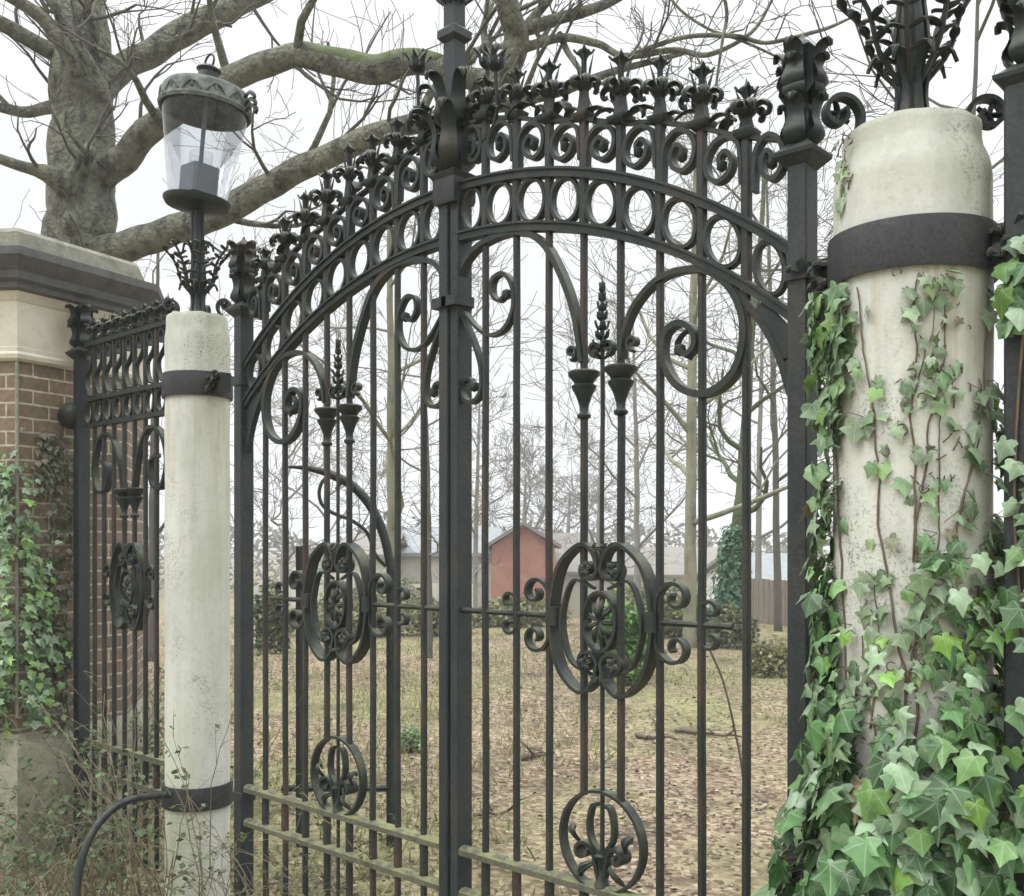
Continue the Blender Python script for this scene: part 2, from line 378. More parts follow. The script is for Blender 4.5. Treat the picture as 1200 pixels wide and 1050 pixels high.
    def build(s, name, m, parent=None, sharp=38, label=None):
        me = bpy.data.meshes.new(name)
        off = worldloc(parent) if parent else Vector((0, 0, 0))
        me.from_pydata([(v[0] - off.x, v[1] - off.y, v[2] - off.z) for v in s.v], [], s.f)
        if s.uv:
            ul = me.uv_layers.new(name='UVMap')
            idx = [0] * len(me.loops); me.loops.foreach_get('vertex_index', idx)
            flat = []
            for i in idx:
                u = s.uv.get(i, (0, 0)); flat += [u[0], u[1]]
            ul.data.foreach_set('uv', flat)
        if s.col and len(s.col) == len(s.v):
            a = me.color_attributes.new('Col', 'FLOAT_COLOR', 'POINT')
            a.data.foreach_set('color', [c for q in s.col for c in (q[0], q[1], q[2], 1)])
        me.materials.append(M[m] if isinstance(m, str) else m)
        me.polygons.foreach_set('use_smooth', [True] * len(me.polygons))
        if sharp: me.set_sharp_from_angle(angle=R_(sharp))
        me.update()
        o = bpy.data.objects.new(name, me); COL.objects.link(o)
        if parent: o.parent = parent
        if label: o['label'] = label
        return o
def crom(pts, k=6, closed=False):
    "Catmull-Rom through control points of any dimension"
    n = len(pts); out = []
    rng = range(n) if closed else range(n - 1)
    for i in rng:
        p1, p2 = pts[i], pts[(i + 1) % n]
        p0 = pts[(i - 1) % n] if (closed or i > 0) else tuple(2 * a - b for a, b in zip(p1, p2))
        p3 = pts[(i + 2) % n] if (closed or i < n - 2) else tuple(2 * b - a for a, b in zip(p1, p2))
        for j in range(k):
            t = j / k
            out.append(tuple(.5 * (2 * b + (c - a) * t + (2 * a - 5 * b + 4 * c - d) * t * t + (3 * b - a - 3 * c + d) * t ** 3) for a, b, c, d in zip(p0, p1, p2, p3)))
    if not closed: out.append(tuple(pts[-1]))
    return out
def lerp(a, b, t): return a + (b - a) * t

# ------------------------------------------------------------------ ground
def ground_z(x, y):
    q = Vector((x, y, 0)) - Vector((CAM.x, CAM.y, 0)); d = q.dot(FW)
    z = GZ + 0.03 * noise.noise(Vector((x * .5, y * .5, 0))) + .012 * noise.noise(Vector((x * 2.1, y * 2.1, 3)))
    if d > 12: z += .12 * noise.noise(Vector((x * .15, y * .15, 9)))
    if d > 27: z -= min((d - 27) * .12, 1.8)
    return z
def make_ground():
    b = MB()
    xs = []; v = -900.0
    def axis():
        a = [i * .25 for i in range(-60, 61)]; st = .5; x = 15
        while x < 900: st *= 1.22; x += st; a.append(x); a.insert(0, -x)
        return a
    ax = axis(); n = len(ax)
    vs = []
    for j in ax:
        for i in ax:
            x = CAM.x - 4 + i; y = CAM.y + 5 + j
            vs.append((x, y, ground_z(x, y)))
    fs = [(j * n + i, j * n + i + 1, (j + 1) * n + i + 1, (j + 1) * n + i) for j in range(n - 1) for i in range(n - 1)]
    b.add(vs, fs)
    tag(b.build('ground', 'ground', sharp=None), kind='structure')
make_ground()

# ------------------------------------------------------------------ wrought iron ornaments
def spear_finial(b, x, y, z0, k=1.0, h=.16, seed=0):
    "capital, whorl of curled leaves, darts and a small crown"
    b.sqlathe(x, y, [(.020 * k, z0 - .02), (.030 * k, z0 - .008), (.033 * k, z0), (.033 * k, z0 + .008), (.018 * k, z0 + .016), (.013 * k, z0 + h * .3), (.012 * k, z0 + h * .46)])
    zc = z0 + h * .46
    rr = random.Random(seed)
    b.lathe(x, y, [(.012 * k, zc - .03), (.03 * k, zc - .012), (.034 * k, zc), (.022 * k, zc + .02), (.010 * k, zc + .035)], 8)
    for i in range(6):
        a = i * PI / 3 + .3 + rr.uniform(-.15, .15); d = Vector((math.cos(a), math.sin(a), 0)); sd_ = Vector((-math.sin(a), math.cos(a), 0))
        s = k * rr.uniform(.74, 1.0)
        pts = [Vector((x, y, zc - .006)) + d * (r * s) + Vector((0, 0, z * s)) for r, z in ((.012, -.006), (.030, .014), (.054, .022), (.074, .008), (.070, -.014), (.054, -.012))]
        b.petal(pts, [.008 * s, .015 * s, .022 * s, .018 * s, .009 * s, .002 * s], sd_, .006)
    for i in range(4):
        a = i * PI / 2 + .5; d = Vector((math.cos(a), math.sin(a), 0))
        q = Vector((x, y, zc))
        b.tube([q + d * .014 * k, q + d * .022 * k + Vector((0, 0, h * .22)), q + d * .034 * k + Vector((0, 0, h * .42))], [.0055 * k, .005 * k, .0014], 5)
    zt = z0 + h
    b.lathe(x, y, [(.010 * k, zc + .02), (.010 * k, zt - .05), (.014 * k, zt - .04), (.026 * k, zt - .024), (.024 * k, zt - .016), (.009 * k, zt - .008), (.005 * k, zt), (.0015, zt + .016)], 8)
    for i in range(4):
        a = i * PI / 2 + .7; d = Vector((math.cos(a), math.sin(a), 0)); sd_ = Vector((-math.sin(a), math.cos(a), 0))
        q = Vector((x, y, zt - .032))
        b.petal([q + d * .012, q + d * .027 * k + Vector((0, 0, .008)), q + d * .038 * k + Vector((0, 0, .022))], [.008 * k, .009 * k, .001], sd_, .003)

def post_finial(root, x, y, z0, h, wd):
    "acanthus clad finial above a post"
    b = MB(); b.sqlathe(x, y, [(wd * .5, z0 - .05), (wd * .72, z0 - .035), (wd * 1.05, z0 - .012), (wd * 1.08, z0), (wd * .95, z0 + .006), (wd * .45, z0 + .035)])
    cp = b.build('capital', 'post', root, 30)
    b = MB()
    b.sqlathe(x, y, [(wd * .42, z0 + .02), (wd * .55, z0 + .05), (wd * .62, z0 + .10), (wd * .38, z0 + .16), (wd * .48, z0 + h * .6), (wd * .52, z0 + h * .86), (wd * .70, z0 + h * .90), (wd * .62, z0 + h * .93), (wd * .12, z0 + h), (.003, z0 + h + .015)])
    for tier, (zb, hh, out_) in enumerate(((.02, .14, .8), (.15, .13, .85), (.5 * h, h * .42, .95))):
        for i in range(4):
            a = i * PI / 2 + PI / 4 * (0 if tier != 1 else 0); d = Vector((math.cos(a), math.sin(a), 0)); sd_ = Vector((-math.sin(a), math.cos(a), 0))
            q = Vector((x, y, z0 + zb)); o_ = wd * out_
            pts = [q + d * wd * .4, q + d * (o_ * 1.15) + Vector((0, 0, hh * .25)), q + d * (o_ * .9) + Vector((0, 0, hh * .6)), q + d * (o_ * 1.0) + Vector((0, 0, hh * .9)), q + d * (o_ * 1.45) + Vector((0, 0, hh * 1.02)), q + d * (o_ * 1.5) + Vector((0, 0, hh * .88))]
            b.petal(pts, [wd * .35, wd * .62, wd * .45, wd * .5, wd * .32, wd * .06], sd_, .006)
    b.build('finial', 'iron', root, 50)

def cup(b, x, zt, k=1.0, n=0):
    "flared capital on top of a bar, leaves the scrolls grow from"
    b.lathe(x, n, [(.014 * k, zt - .17 * k), (.024 * k, zt - .165 * k), (.026 * k, zt - .155 * k), (.016 * k, zt - .145 * k), (.018 * k, zt - .12 * k), (.030 * k, zt - .085 * k), (.044 * k, zt - .06 * k), (.047 * k, zt - .05 * k), (.034 * k, zt - .042 * k), (.042 * k, zt - .03 * k), (.058 * k, zt - .012 * k), (.059 * k, zt), (.050 * k, zt + .006), (.02 * k, zt + .008)], 12)

def spiral(cx, cz, r0, r1, a0, a1, n=28, ex=1.0):
    out = []
    for i in range(n + 1):
        t = i / n; a = lerp(a0, a1, t); r = r0 * (r1 / r0) ** (t ** .85)
        out.append((cx + r * math.cos(a) * ex, cz + r * math.sin(a)))
    return out

# outline points of the gate's scrollwork, read on the gate plane
SC = {
 'arch_loop': [(541, 352), (541, 322), (556, 295), (585, 277), (614, 273), (640, 287), (662, 328), (676, 372), (684, 425)],
 'great_scroll': [(729, 420), (733, 390), (748, 355), (778, 325), (820, 316), (854, 334), (872, 370), (871, 412), (856, 444), (826, 462), (796, 452), (779, 422), (781, 392), (797, 379), (813, 387), (816, 404), (806, 416), (797, 410)],
 'stile_scroll_up': [(546, 366), (558, 382), (574, 393), (592, 386), (603, 362), (602, 336), (592, 321), (580, 327), (578, 344), (586, 353), (594, 345)],
 'stile_scroll_down': [(544, 372), (554, 395), (564, 425), (566, 452), (560, 468), (549, 471), (542, 461), (543, 448), (552, 444), (556, 453)],
}
def arc_h(a): return 1.435 - (2.32 - math.sqrt(2.32 ** 2 - a * a))
def arch_z(a): return EYE + arc_h(a)
CAPS = [1.70, 1.686, 1.647, 1.587, 1.548, 1.49, 1.445, 1.38, 1.307]
TIPS = [1.88, 1.842, 1.825, 1.80, 1.80, 1.724, 1.66, 1.58, 1.466]
PITCH = .165
NB = 8

def cartouche(root, T, c, zc, hw, hh, with_bar, sp=True):
    "T maps (a, z) to the plane; centre c, half sizes"
    # two opposed C scrolls
    for sg in (-1, 1):
        path = []
        a0 = PI if sg > 0 else 0
        top = spiral(c + sg * .057, zc + hh * .66, .050, .014, a0, a0 + sg * 2.5 * PI, 44)
        top.reverse()
        bot = spiral(c + sg * .062, zc - hh * .60, .054, .015, a0, a0 - sg * 2.5 * PI, 44)
        body = crom([top[-1], (c + sg * .028, zc + hh * .88), (c + sg * .085, zc + hh * .99), (c + sg * hw * .80, zc + hh * .72), (c + sg * hw * .98, zc + hh * .25), (c + sg * hw * .99, zc - hh * .25), (c + sg * hw * .82, zc - hh * .72), (c + sg * .095, zc - hh), (c + sg * .03, zc - hh * .86), bot[0]], 7)
        # top: spiral lies inside, below the crest
        b = MB(); full = top + body[1:-1] + bot
        n = len(full)
        b.strip([T(p) for p in full], [.011 + .003 * math.sin(PI * i / n) for i in range(n)], [.034 + .026 * math.sin(PI * i / n) for i in range(n)])
        b.build('c_scroll', 'iron', root, 50)
        b = MB(); inn = crom([(c + sg * .030, zc + hh * .40), (c + sg * hw * .55, zc + hh * .50), (c + sg * hw * .77, zc + hh * .12), (c + sg * hw * .78, zc - hh * .22), (c + sg * hw * .60, zc - hh * .60), (c + sg * .045, zc - hh * .76)], 7); n = len(inn)
        b.strip([T(p) for p in inn], .009, [.016 + .018 * math.sin(PI * i / n) for i in range(n)], n=-.004)
        b.build('inner_scroll', 'iron', root, 50)
        for (u, v, q_) in ((.06, .66, 1.0), (.06, -.6, 1.0), (.02, .93, .7), (.02, -.80, .7)):
            x_, z_ = T((c + sg * u, zc + hh * v)); b = MB(); rr = random.Random(int(u * 99 + v * 50))
            for k in range(5):
                a = k * 2 * PI / 5 + sg; d = Vector((math.cos(a), -.45, math.sin(a))).normalized(); s2 = d.cross(Vector((0, 1, 0))).normalized(); o_ = Vector((x_, -.018, z_))
                b.petal([o_, o_ + d * .018 * q_, o_ + d * .032 * q_ + Vector((0, .012, 0))], [.004, .012 * q_, .002], s2, .004)
            b.build('leaf', 'iron', root, 50)
    b = MB()
    ring = [(c + .072 * math.cos(a), zc - .01 + .105 * math.sin(a)) for a in [i * 2 * PI / 30 for i in range(30)]]
    b.strip([T(p) for p in ring], .011, .05, closed=True)
    o = b.build('boss_ring', 'iron', root, 50)
    b = MB(); x, z = T((c, zc - .01))
    # a crumpled rosette in the middle
    for k in range(9):
        a = k * 2 * PI / 9; d = Vector((math.cos(a), 0, math.sin(a) * 1.35)); sd_ = Vector((-math.sin(a), 0, math.cos(a)))
        q = Vector((x, 0, z))
        b.petal([q + d * .006 + Vector((0, -.012, 0)), q + d * .03 + Vector((0, -.022, 0)), q + d * .052 + Vector((0, -.012, 0)), q + d * .066 + Vector((0, .004, 0))], [.004, .010, .012, .002], sd_, .004)
    b.lathe(x, 0, [(.002, z - .02), (.016, z - .012), (.016, z + .012), (.002, z + .02)], 10)
    b.build('rosette', 'iron', root, 50)

def half_leaf(name, sg, label):
    off = 0.0 if sg > 0 else -.03
    T = lambda p: (off + sg * p[0], p[1])
    TX = lambda a: off + sg * a
    root = thing(name, (TX(.75), 0, 0), label, 'gate', 'wrought iron leaves of the double gate')
    # meeting stile
    b = MB()
    if sg < 0: b.bar(-.0365, -.006, GZ + .04, EYE + 1.46, .05, .075, .08)
    else: b.bar(.014, .012, GZ + .04, EYE + 1.45, .046, .085, .08)
    b.build('meeting_stile', 'post', root, 30)
    # hinge stile
    b = MB(); xh = TX(1.512)
    b.bar(xh, 0, GZ + .02, EYE + 1.18, .064, .078, .06)
    b.bar(xh, 0, EYE + .80, EYE + .845, .084, .098, .1); b.bar(xh, 0, .30, .345, .084, .098, .1)
    hs = b.build('hinge_stile', 'post', root, 30)
    post_finial(root, xh, 0, EYE + 1.19, .35, .062)
    # arched rails
    for dz, t in ((0, .034), (-.2, .034)):
        b = MB(); pts = []
        for i in range(41):
            a = .012 + (1.49 - .012) * i / 40
            z = arch_z(a) + dz
            pts.append(T((a, z)))
        b.strip(pts, t, .048); b.strip([(x, z + t * .42) for x, z in pts], .009, .064)
        b.build('arch_rail', 'iron', root, 50)
    # curved gusset where the arch meets the stile
    b = MB(); b.strip([T(p) for p in crom([(1.26, EYE + .835), (1.36, EYE + .72), (1.43, EYE + .60), (1.478, EYE + .46)], 6)], .022, .03)
    b.strip([T(p) for p in crom([(1.36, EYE + .742), (1.44, EYE + .655), (1.478, EYE + .58)], 6)], .06, .024)
    b.build('gusset', 'iron', root, 50)
    # bottom rails
    for z in (EYE - 1.235, EYE - 1.405):
        b = MB()
        b.loft([[(x, -.026, z - .016), (x, -.026, z + .006), (x, -.012, z + .018), (x, .012, z + .018), (x, .026, z + .006), (x, .026, z - .016)] for x in (TX(.03), TX(1.48))])
        b.build('bottom_rail', 'rail', root, 30)
    b = MB(); z = GZ + .10
    b.box(TX(.03), TX(1.48), -.022, .022, z - .015, z + .015); b.build('bottom_rail', 'iron', root, 30)
    # bars
    for k in range(1, NB + 1):
        a = k * PITCH; x = TX(a); b = MB()
        ztop = EYE + CAPS[k]
        za = arch_z(a)
        zb = GZ + .1
        if k in (4, 5): zb = .692
        b.bar(x, 0, zb, za - .2, .025, .025, .22)
        b.bar(x, 0, za - .2, ztop - .01, .032, .029, .2)
        if k not in (4, 5):
            b.bar(x, 0, EYE - 1.39, EYE - 1.25, .038, .03, .3)
        b.build('bar', 'bar', root, 30)
        b = MB(); spear_finial(b, x, 0, ztop, 1.0 + (.12 if k % 2 else 0), TIPS[k] - CAPS[k], seed=k + (50 if sg < 0 else 0)); b.build('finial', 'iron', root, 50)
    for k in (4, 5):     # short balusters under the bottom roundel
        b = MB(); b.bar(TX(k * PITCH), 0, GZ + .1, EYE - 1.22, .028, .028, .2); b.bar(TX(k * PITCH), 0, EYE - 1.39, EYE - 1.25, .038, .03, .3); b.build('bar', 'bar', root, 30)
    b = MB(); b.bar(TX(4.5 * PITCH), 0, GZ + .1, EYE + .80, .015, .015, .25)
    b.build('thin_bar', 'bar', root, 30)
    # leafy spike on the thin bar
    b = MB(); x = TX(4.5 * PITCH)
    for j in range(8):
        zz = EYE + .66 + j * .034; r = .034 * (1 - j / 9)
        for i in range(4):
            a = i * PI / 2 + j * .8; d = Vector((math.cos(a), math.sin(a), 0)); s2 = Vector((-math.sin(a), math.cos(a), 0))
            q = Vector((x, 0, zz))
            b.petal([q, q + d * r * .7 + Vector((0, 0, .006)), q + d * r + Vector((0, 0, .02)), q + d * r * 1.1 + Vector((0, 0, .034))], [.005, .012, .008, .001], s2, .003)
    b.lathe(x, 0, [(.006, EYE + .66), (.008, EYE + .80), (.004, EYE + .92), (.001, EYE + .96)], 6)
    b.build('leafy_spike', 'iron', root, 50)
    # rings between the arched rails, and volutes under the capitals
    for k in range(0, NB + 1):
        a = (k + .5) * PITCH
        if k == 0: a = .10
        if k == NB: a = 1.405
        rx = .066 if k not in (0, NB) else .052
        zc = arch_z(a) - .1; b = MB()
        slope = -a / math.sqrt(2.32 ** 2 - a * a)
        ring = [(a + rx * math.cos(q), zc + slope * rx * math.cos(q) * .6 + .081 * math.sin(q)) for q in [i * 2 * PI / 26 for i in range(26)]]
        b.strip([T(p) for p in ring], .013, .03, closed=True)
        b.build('ring', 'iron', root, 50)
        zt = EYE + (CAPS[k] + CAPS[min(k + 1, NB)]) / 2 - .03
        b = MB(); wd = rx * 2; x0 = a - rx
        hgt = min(.17, (zt - arch_z(a)) * .85)
        pr = [(1.02, -.98), (1.0, -.55), (.93, -.2), (.6, 0), (.25, -.08), (.04, -.35), (.1, -.66), (.38, -.82), (.68, -.70), (.76, -.46), (.6, -.28), (.42, -.36), (.45, -.52)]
        if k % 2 == 0 : pr = [(1 - u, v) for u, v in pr]
        pp = [T((x0 + u * wd, zt + v * hgt)) for u, v in pr]
        pp = crom(pp, 5); n = len(pp)
        b.strip(pp, [.012 + .004 * math.sin(PI * i / n) for i in range(n)], .034)
        xe, ze = pp[-1]; b.lathe(xe, 0, [(.003, ze - .02), (.017, ze - .01), (.018, ze + .01), (.003, ze + .02)], 8)
        b.build('volute', 'iron', root, 50)
    # crest: low leafy band linking the finials
    b = MB(); rr = random.Random(5 if sg > 0 else 6)
    for k in range(0, NB):
        for m in range(2):
            a = (k + .35 + m * .3) * PITCH; tt = a / PITCH - int(a / PITCH)
            z = EYE + lerp(CAPS[int(a / PITCH)], CAPS[min(int(a / PITCH) + 1, NB)], tt) + .012
            d = Vector((rr.choice((-1, 1)) * .8, rr.uniform(-.6, .6), 0)).normalized(); s2 = Vector((-d.y, d.x, 0)); q = Vector((TX(a), rr.uniform(-.01, .01), z))
            s = rr.uniform(.7, 1.2)
            b.petal([q - d * .05 * s, q + Vector((0, 0, .028 * s)), q + d * .05 * s + Vector((0, 0, .016)), q + d * .07 * s + Vector((0, 0, -.014)), q + d * .055 * s + Vector((0, 0, -.02))], [.004, .02 * s, .022 * s, .014 * s, .002], s2, .004)
    cr_ = crom([T((k * PITCH, EYE + CAPS[k] - .012)) for k in range(0, NB + 1)] + [T((1.48, EYE + 1.24))], 4)
    b.strip(cr_, .012, .03)
    b.build('crest', 'iron', root, 50)
    # big scrolls under the arch
    for nm, key in (('loop_scroll', 'arch_loop'), ('great_scroll', 'great_scroll'), ('stile_scroll', 'stile_scroll_up'), ('stile_scroll', 'stile_scroll_down')):
        if key == 'arch_loop': ts = (.018, .024)
        elif key == 'great_scroll': ts = (.014, .024)
        else: ts = (.010, .016)
        pp = crom([T(P(*q)) for q in SC[key]], 6); n = len(pp)
        b = MB(); b.strip(pp, [lerp(ts[0], ts[1], math.sin(PI * i / n)) for i in range(n)], .042 if key[0] != 's' else .032)
        x, z = pp[-1]
        if key != 'arch_loop': b.lathe(x, 0, [(.002, z - .022), (.018, z - .014), (.021, z), (.018, z + .014), (.002, z + .022)], 10)
        b.build(nm, 'iron', root, 50)
    # leaf that grows inside the great scroll
    b = MB(); q = [Vector((*[T(P(x, y))[0]], 0, T(P(x, y))[1])) for x, y in ((812, 384), (800, 392), (794, 404), (800, 414), (812, 420))]
    b.petal(q, [.004, .014, .02, .014, .002], (0, 1, 0), .006); b.build('scroll_leaf', 'iron', root, 50)
    # cups
    for k in (4, 5):
        b = MB(); cup(b, TX(k * PITCH), EYE + .62)
        x = TX(k * PITCH)
        for dx in (-.055, .055):
            pth = spiral(x + dx, EYE + .70, .032, .009, -PI / 2, -PI / 2 + (2.2 * PI if dx < 0 else -2.2 * PI), 22)
            b.strip(pth, .010, .03)
        b.build('cup', 'iron', root, 50)
    # collar binding the stile scrolls
    b = MB(); b.bar(TX(.012), -.005, EYE + .955, EYE + .995, .10, .11, .1); b.build('collar', 'post', root, 30)
    # middle cartouche on its horizontal bar
    c = 4.5 * PITCH; zc = EYE - .268
    cartouche(root, T, c, zc, .225, .268, True)
    for u0, u1, uc in ((.03, c - .2, c - .222), (c + .22, 1.27, c + .222)):
        b = MB(); b.tube([(TX(u0), 0, zc), (TX(u1), 0, zc)], .011, 8); b.bar(TX(uc), 0, zc - .035, zc + .035, .05, .06, .15)
        b.build('cross_bar', 'iron', root, 40)
    for ssg in (-1, 1):
        for vs in (-1, 1):
            b = MB()
            cc = c + ssg * .315
            pth = [(c + ssg * .235, zc + vs * .01)] + spiral(cc, zc + vs * .082, .075, .018, PI if ssg > 0 else 0, (PI if ssg > 0 else 0) - ssg * vs * 2.3 * PI, 40)
            n = len(pth); b.strip([T(p) for p in pth], [.013 - .004 * i / n for i in range(n)], .038)
            b.build('side_scroll', 'iron', root, 50)
            b = MB(); cc = c + ssg * .43
            pth = spiral(cc + ssg * .02, zc + vs * .048, .044, .014, PI if ssg > 0 else 0, (PI if ssg > 0 else 0) - ssg * vs * 1.7 * PI, 26)
            b.strip([T(p) for p in pth], .010, .03); b.build('side_scroll', 'iron', root, 50)
    # bottom roundel with lyre and curled leaves
    zr = EYE - 1.062; b = MB()
    ring = [(c + .180 * math.cos(q), zr + .178 * math.sin(q)) for q in [i * 2 * PI / 40 for i in range(40)]]
    b.strip([T(p) for p in ring], .011, .04, closed=True); b.build('roundel', 'iron', root, 50)
    for s3 in (-1, 1):
        b = MB()
        lyre = crom([(c, zr - .05), (c + s3 * .045, zr + .0), (c + s3 * .055, zr + .06), (c + s3 * .04, zr + .12), (c + s3 * .015, zr + .13)], 6)
        b.strip([T(p) for p in lyre], .012, .03)
        cur = spiral(c + s3 * .075, zr - .045, .045, .014, PI if s3 > 0 else 0, (PI if s3 > 0 else 0) - s3 * 2.1 * PI, 26)
        cur = [(c, zr - .165), (c + s3 * .02, zr - .10)] + cur; n = len(cur)
        b.strip([T(p) for p in cur], .013, [.03 + .035 * math.sin(PI * i / n) for i in range(n)])
        b.build('roundel_scroll', 'iron', root, 50)
        for (u, v, an) in ((.06, -.10, -.5), (.115, .01, 1.2)):
            x_, z_ = T((c + s3 * u, zr + v)); b = MB(); d = Vector(((s3 if TX(1) > TX(0) else -s3) * math.cos(an), -.2, math.sin(an))).normalized(); s2 = d.cross(Vector((0, 1, .3))).normalized(); o_ = Vector((x_, 0, z_))
            b.petal([o_ - d * .035, o_ - d * .01 + Vector((0, -.022, .006)), o_ + d * .02 + Vector((0, -.02, 0)), o_ + d * .042 + Vector((0, .004, -.012)), o_ + d * .034 + Vector((0, .012, -.022))], [.005, .014, .018, .011, .002], s2, .005)
            b.build('leaf', 'iron', root, 50)
    b = MB(); x = TX(c); b.lathe(x, 0, [(.012, zr - .175), (.03, zr - .16), (.014, zr - .12), (.016, zr - .07), (.028, zr - .06), (.03, zr - .05), (.012, zr - .04)], 10)
    b.build('roundel_knob', 'iron', root, 50)
    return root
right_leaf = half_leaf('gate_leaf', 1, 'near leaf of the iron gate, from the central stile to the ivy clad column')
left_leaf = half_leaf('gate_leaf', -1, 'far leaf of the iron gate, next to the bare column carrying the lantern')

def overthrow():
    "tall spike that rises over the meeting of the leaves, leaves and scrolls round its foot"
    root = thing('gate_overthrow', (-.012, 0, EYE + 1.4), 'tall dark iron spike with clustered leaves rising above the meeting of the two gate leaves', 'ironwork')
    x = -.012; z0 = EYE + 1.47
    b = MB(); b.sqlathe(x, -.002, [(.055, z0 - .10), (.062, z0 - .08), (.062, z0 + .0), (.075, z0 + .02), (.05, z0 + .035)]); b.build('collar', 'post', root, 30)
    b = MB(); b.sqlathe(x, 0, [(.034, z0), (.030, z0 + .85), (.026, z0 + 1.2)])
    b.sqlathe(x, 0, [(.03, z0 + .56), (.05, z0 + .58), (.05, z0 + .61), (.03, z0 + .63)])
    b.build('spike', 'post', root, 30)
    for tier, (zb, n, ln, wd, cu) in enumerate(((.03, 6, .26, .040, 1.2), (.20, 6, .22, .036, 1.0), (.72, 8, .24, .022, 1.25))):
        for i in range(n):
            a = i * 2 * PI / n + tier * .5; d = Vector((math.cos(a), math.sin(a), 0)); s2 = Vector((-math.sin(a), math.cos(a), 0)); q = Vector((x, 0, z0 + zb))
            b = MB()
            b.petal([q + d * .03, q + d * .075 * cu + Vector((0, 0, ln * .25)), q + d * .07 * cu + Vector((0, 0, ln * .6)), q + d * .10 * cu + Vector((0, 0, ln * .88)), q + d * .145 * cu + Vector((0, 0, ln * .9)), q + d * .15 * cu + Vector((0, 0, ln * .76))], [wd * .5, wd, wd * .8, wd * .75, wd * .5, .003], s2, .006)
            b.build('leaf', 'iron', root, 50)
    for sg in (-1, 1):
        b = MB(); pp = spiral(x + sg * .10, z0 + .10, .060, .016, PI if sg > 0 else 0, (PI if sg > 0 else 0) - sg * 2.2 * PI, 34)
        pp = [(x + sg * .035, z0 - .03)] + pp; b.strip(pp, .012, .035); b.build('scroll', 'iron', root, 50)
        b = MB(); pp = spiral(x + sg * .15, z0 + .23, .055, .016, PI if sg > 0 else 0, (PI if sg > 0 else 0) - sg * 2.0 * PI, 34)
        b.strip(pp, .012, .035, n=.02); b.build('scroll', 'iron', root, 50)
    # flower stalks with pointed buds
    for j, (dx, dy, h) in enumerate(((-.20, -.02, .50), (.16, .03, .42), (.26, -.03, .36), (-.12, .05, .40))):
        b = MB(); q0 = Vector((x + (.03 if dx > 0 else -.03), 0, z0 + .05)); q1 = Vector((x + dx, dy, z0 + h))
        mid = (q0 + q1) / 2 + Vector((dx * .35, 0, -.04))
        b.tube(crom([tuple(q0), tuple(mid), tuple(q1)], 6), .008, 6)
        for i in range(6):
            a = i * PI / 3; d = Vector((math.cos(a), math.sin(a), 0)); s2 = Vector((-math.sin(a), math.cos(a), 0))
            b.petal([q1, q1 + d * .03 + Vector((0, 0, .02)), q1 + d * .035 + Vector((0, 0, .05)), q1 + d * .06 + Vector((0, 0, .075))], [.008, .016, .012, .001], s2, .004)
        b.build('flower', 'iron', root, 50)
overthrow()

# ------------------------------------------------------------------ round columns
def column(x, y, r, ztop, label, name='stone_column', lip=.875, seed=1):
    root = thing(name, (x, y, 0), label, 'column', 'round cement columns beside the gate')
    rings = []; sides = 72
    zs = [(GZ - .15, 1.0), (GZ + .1, 1.0), (-.1, 1.0)] + [(z * .1, 1.0) for z in range(1, int((ztop - .22) / .1))]
    zs += [(ztop - .20, 1.0), (ztop - .16, 1.0), (ztop - .14, .993), (ztop - .12, lerp(lip, 1, .78)), (ztop - .10, lerp(lip, 1, .52)), (ztop - .085, lerp(lip, 1, .28)), (ztop - .078, lerp(lip, 1, .16)), (ztop - .055, lip), (ztop - .02, lip * .995), (ztop - .008, lip * .98), (ztop, lip * .945), (ztop + .002, .4), (ztop + .002, .02)]
    b = MB()
    for z, k in zs:
        ring = []
        for i in range(sides):
            a = 2 * PI * i / sides; cx, cy = math.cos(a), math.sin(a)
            nz = noise.noise(Vector((cx * 2 + seed, cy * 2, z * 3))) * .004
            if z > ztop - .22 and k > .5: nz += noise.noise(Vector((cx * 5 + seed, cy * 5, z * 9))) * .005; 
            zz = z + (noise.noise(Vector((cx * 3, cy * 3 + seed, 5))) * .007 if z > ztop - .15 else 0)
            q = r * k + nz
            ring.append((x + cx * q, y + cy * q, zz))
        rings.append(ring)
    b.loft(rings); b.build('shaft', 'cement', root, 40)
    return root
def band(root, x, y, r, zc, h, lugs):
    b = MB(); sides = 72
    prof = [(r + .004, zc - h / 2 + .002), (r + .014, zc - h / 2), (r + .016, zc - h / 2 + .008), (r + .016, zc + h / 2 - .008), (r + .014, zc + h / 2), (r + .004, zc + h / 2 - .002)]
    b.loft([[(x + q * math.cos(2 * PI * k / sides), y + q * math.sin(2 * PI * k / sides), z) for k in range(sides)] for q, z in prof], caps=False)
    o = b.build('iron_band', 'band', root, 40)
    for sg in lugs:
        b = MB()
        x0 = x + sg * (r + .01); x1 = x0 + sg * .10
        b.box(x0, x1, -.03 + y, .03 + y, zc - h * .38, zc + h * .38)
        b.tube([(x0 + sg * .03, y - .06, zc + h * .2), (x0 + sg * .03, y + .06, zc + h * .2)], .012, 6)
        b.tube([(x0 + sg * .03, y - .06, zc - h * .2), (x0 + sg * .03, y + .06, zc - h * .2)], .012, 6)
        b.tube([(x0 + sg * .03, y - .05, zc - h * .2), (x0 + sg * .03, y - .064, zc - h * .2)], .02, 6)
        for i in range(7):
            rr = random.Random(i); q = Vector((x0 + sg * (.0 + .08 * i / 6), y - .035, zc + rr.uniform(-.3, .35) * h))
            d = Vector((sg * rr.uniform(-1, 1), -.5, rr.uniform(-1, 1))).normalized(); s2 = d.orthogonal().normalized()
            b.petal([q, q + d * .03, q + d * .05 + Vector((0, 0, .006)), q + d * .055 + Vector((0, 0, -.01))], [.008, .018, .013, .002], s2, .005)
        b.build('lug', 'iron', o, 50)
    return o
RC = (1.845, 0.0, .212); LC = (-1.985, 0.0, .168)
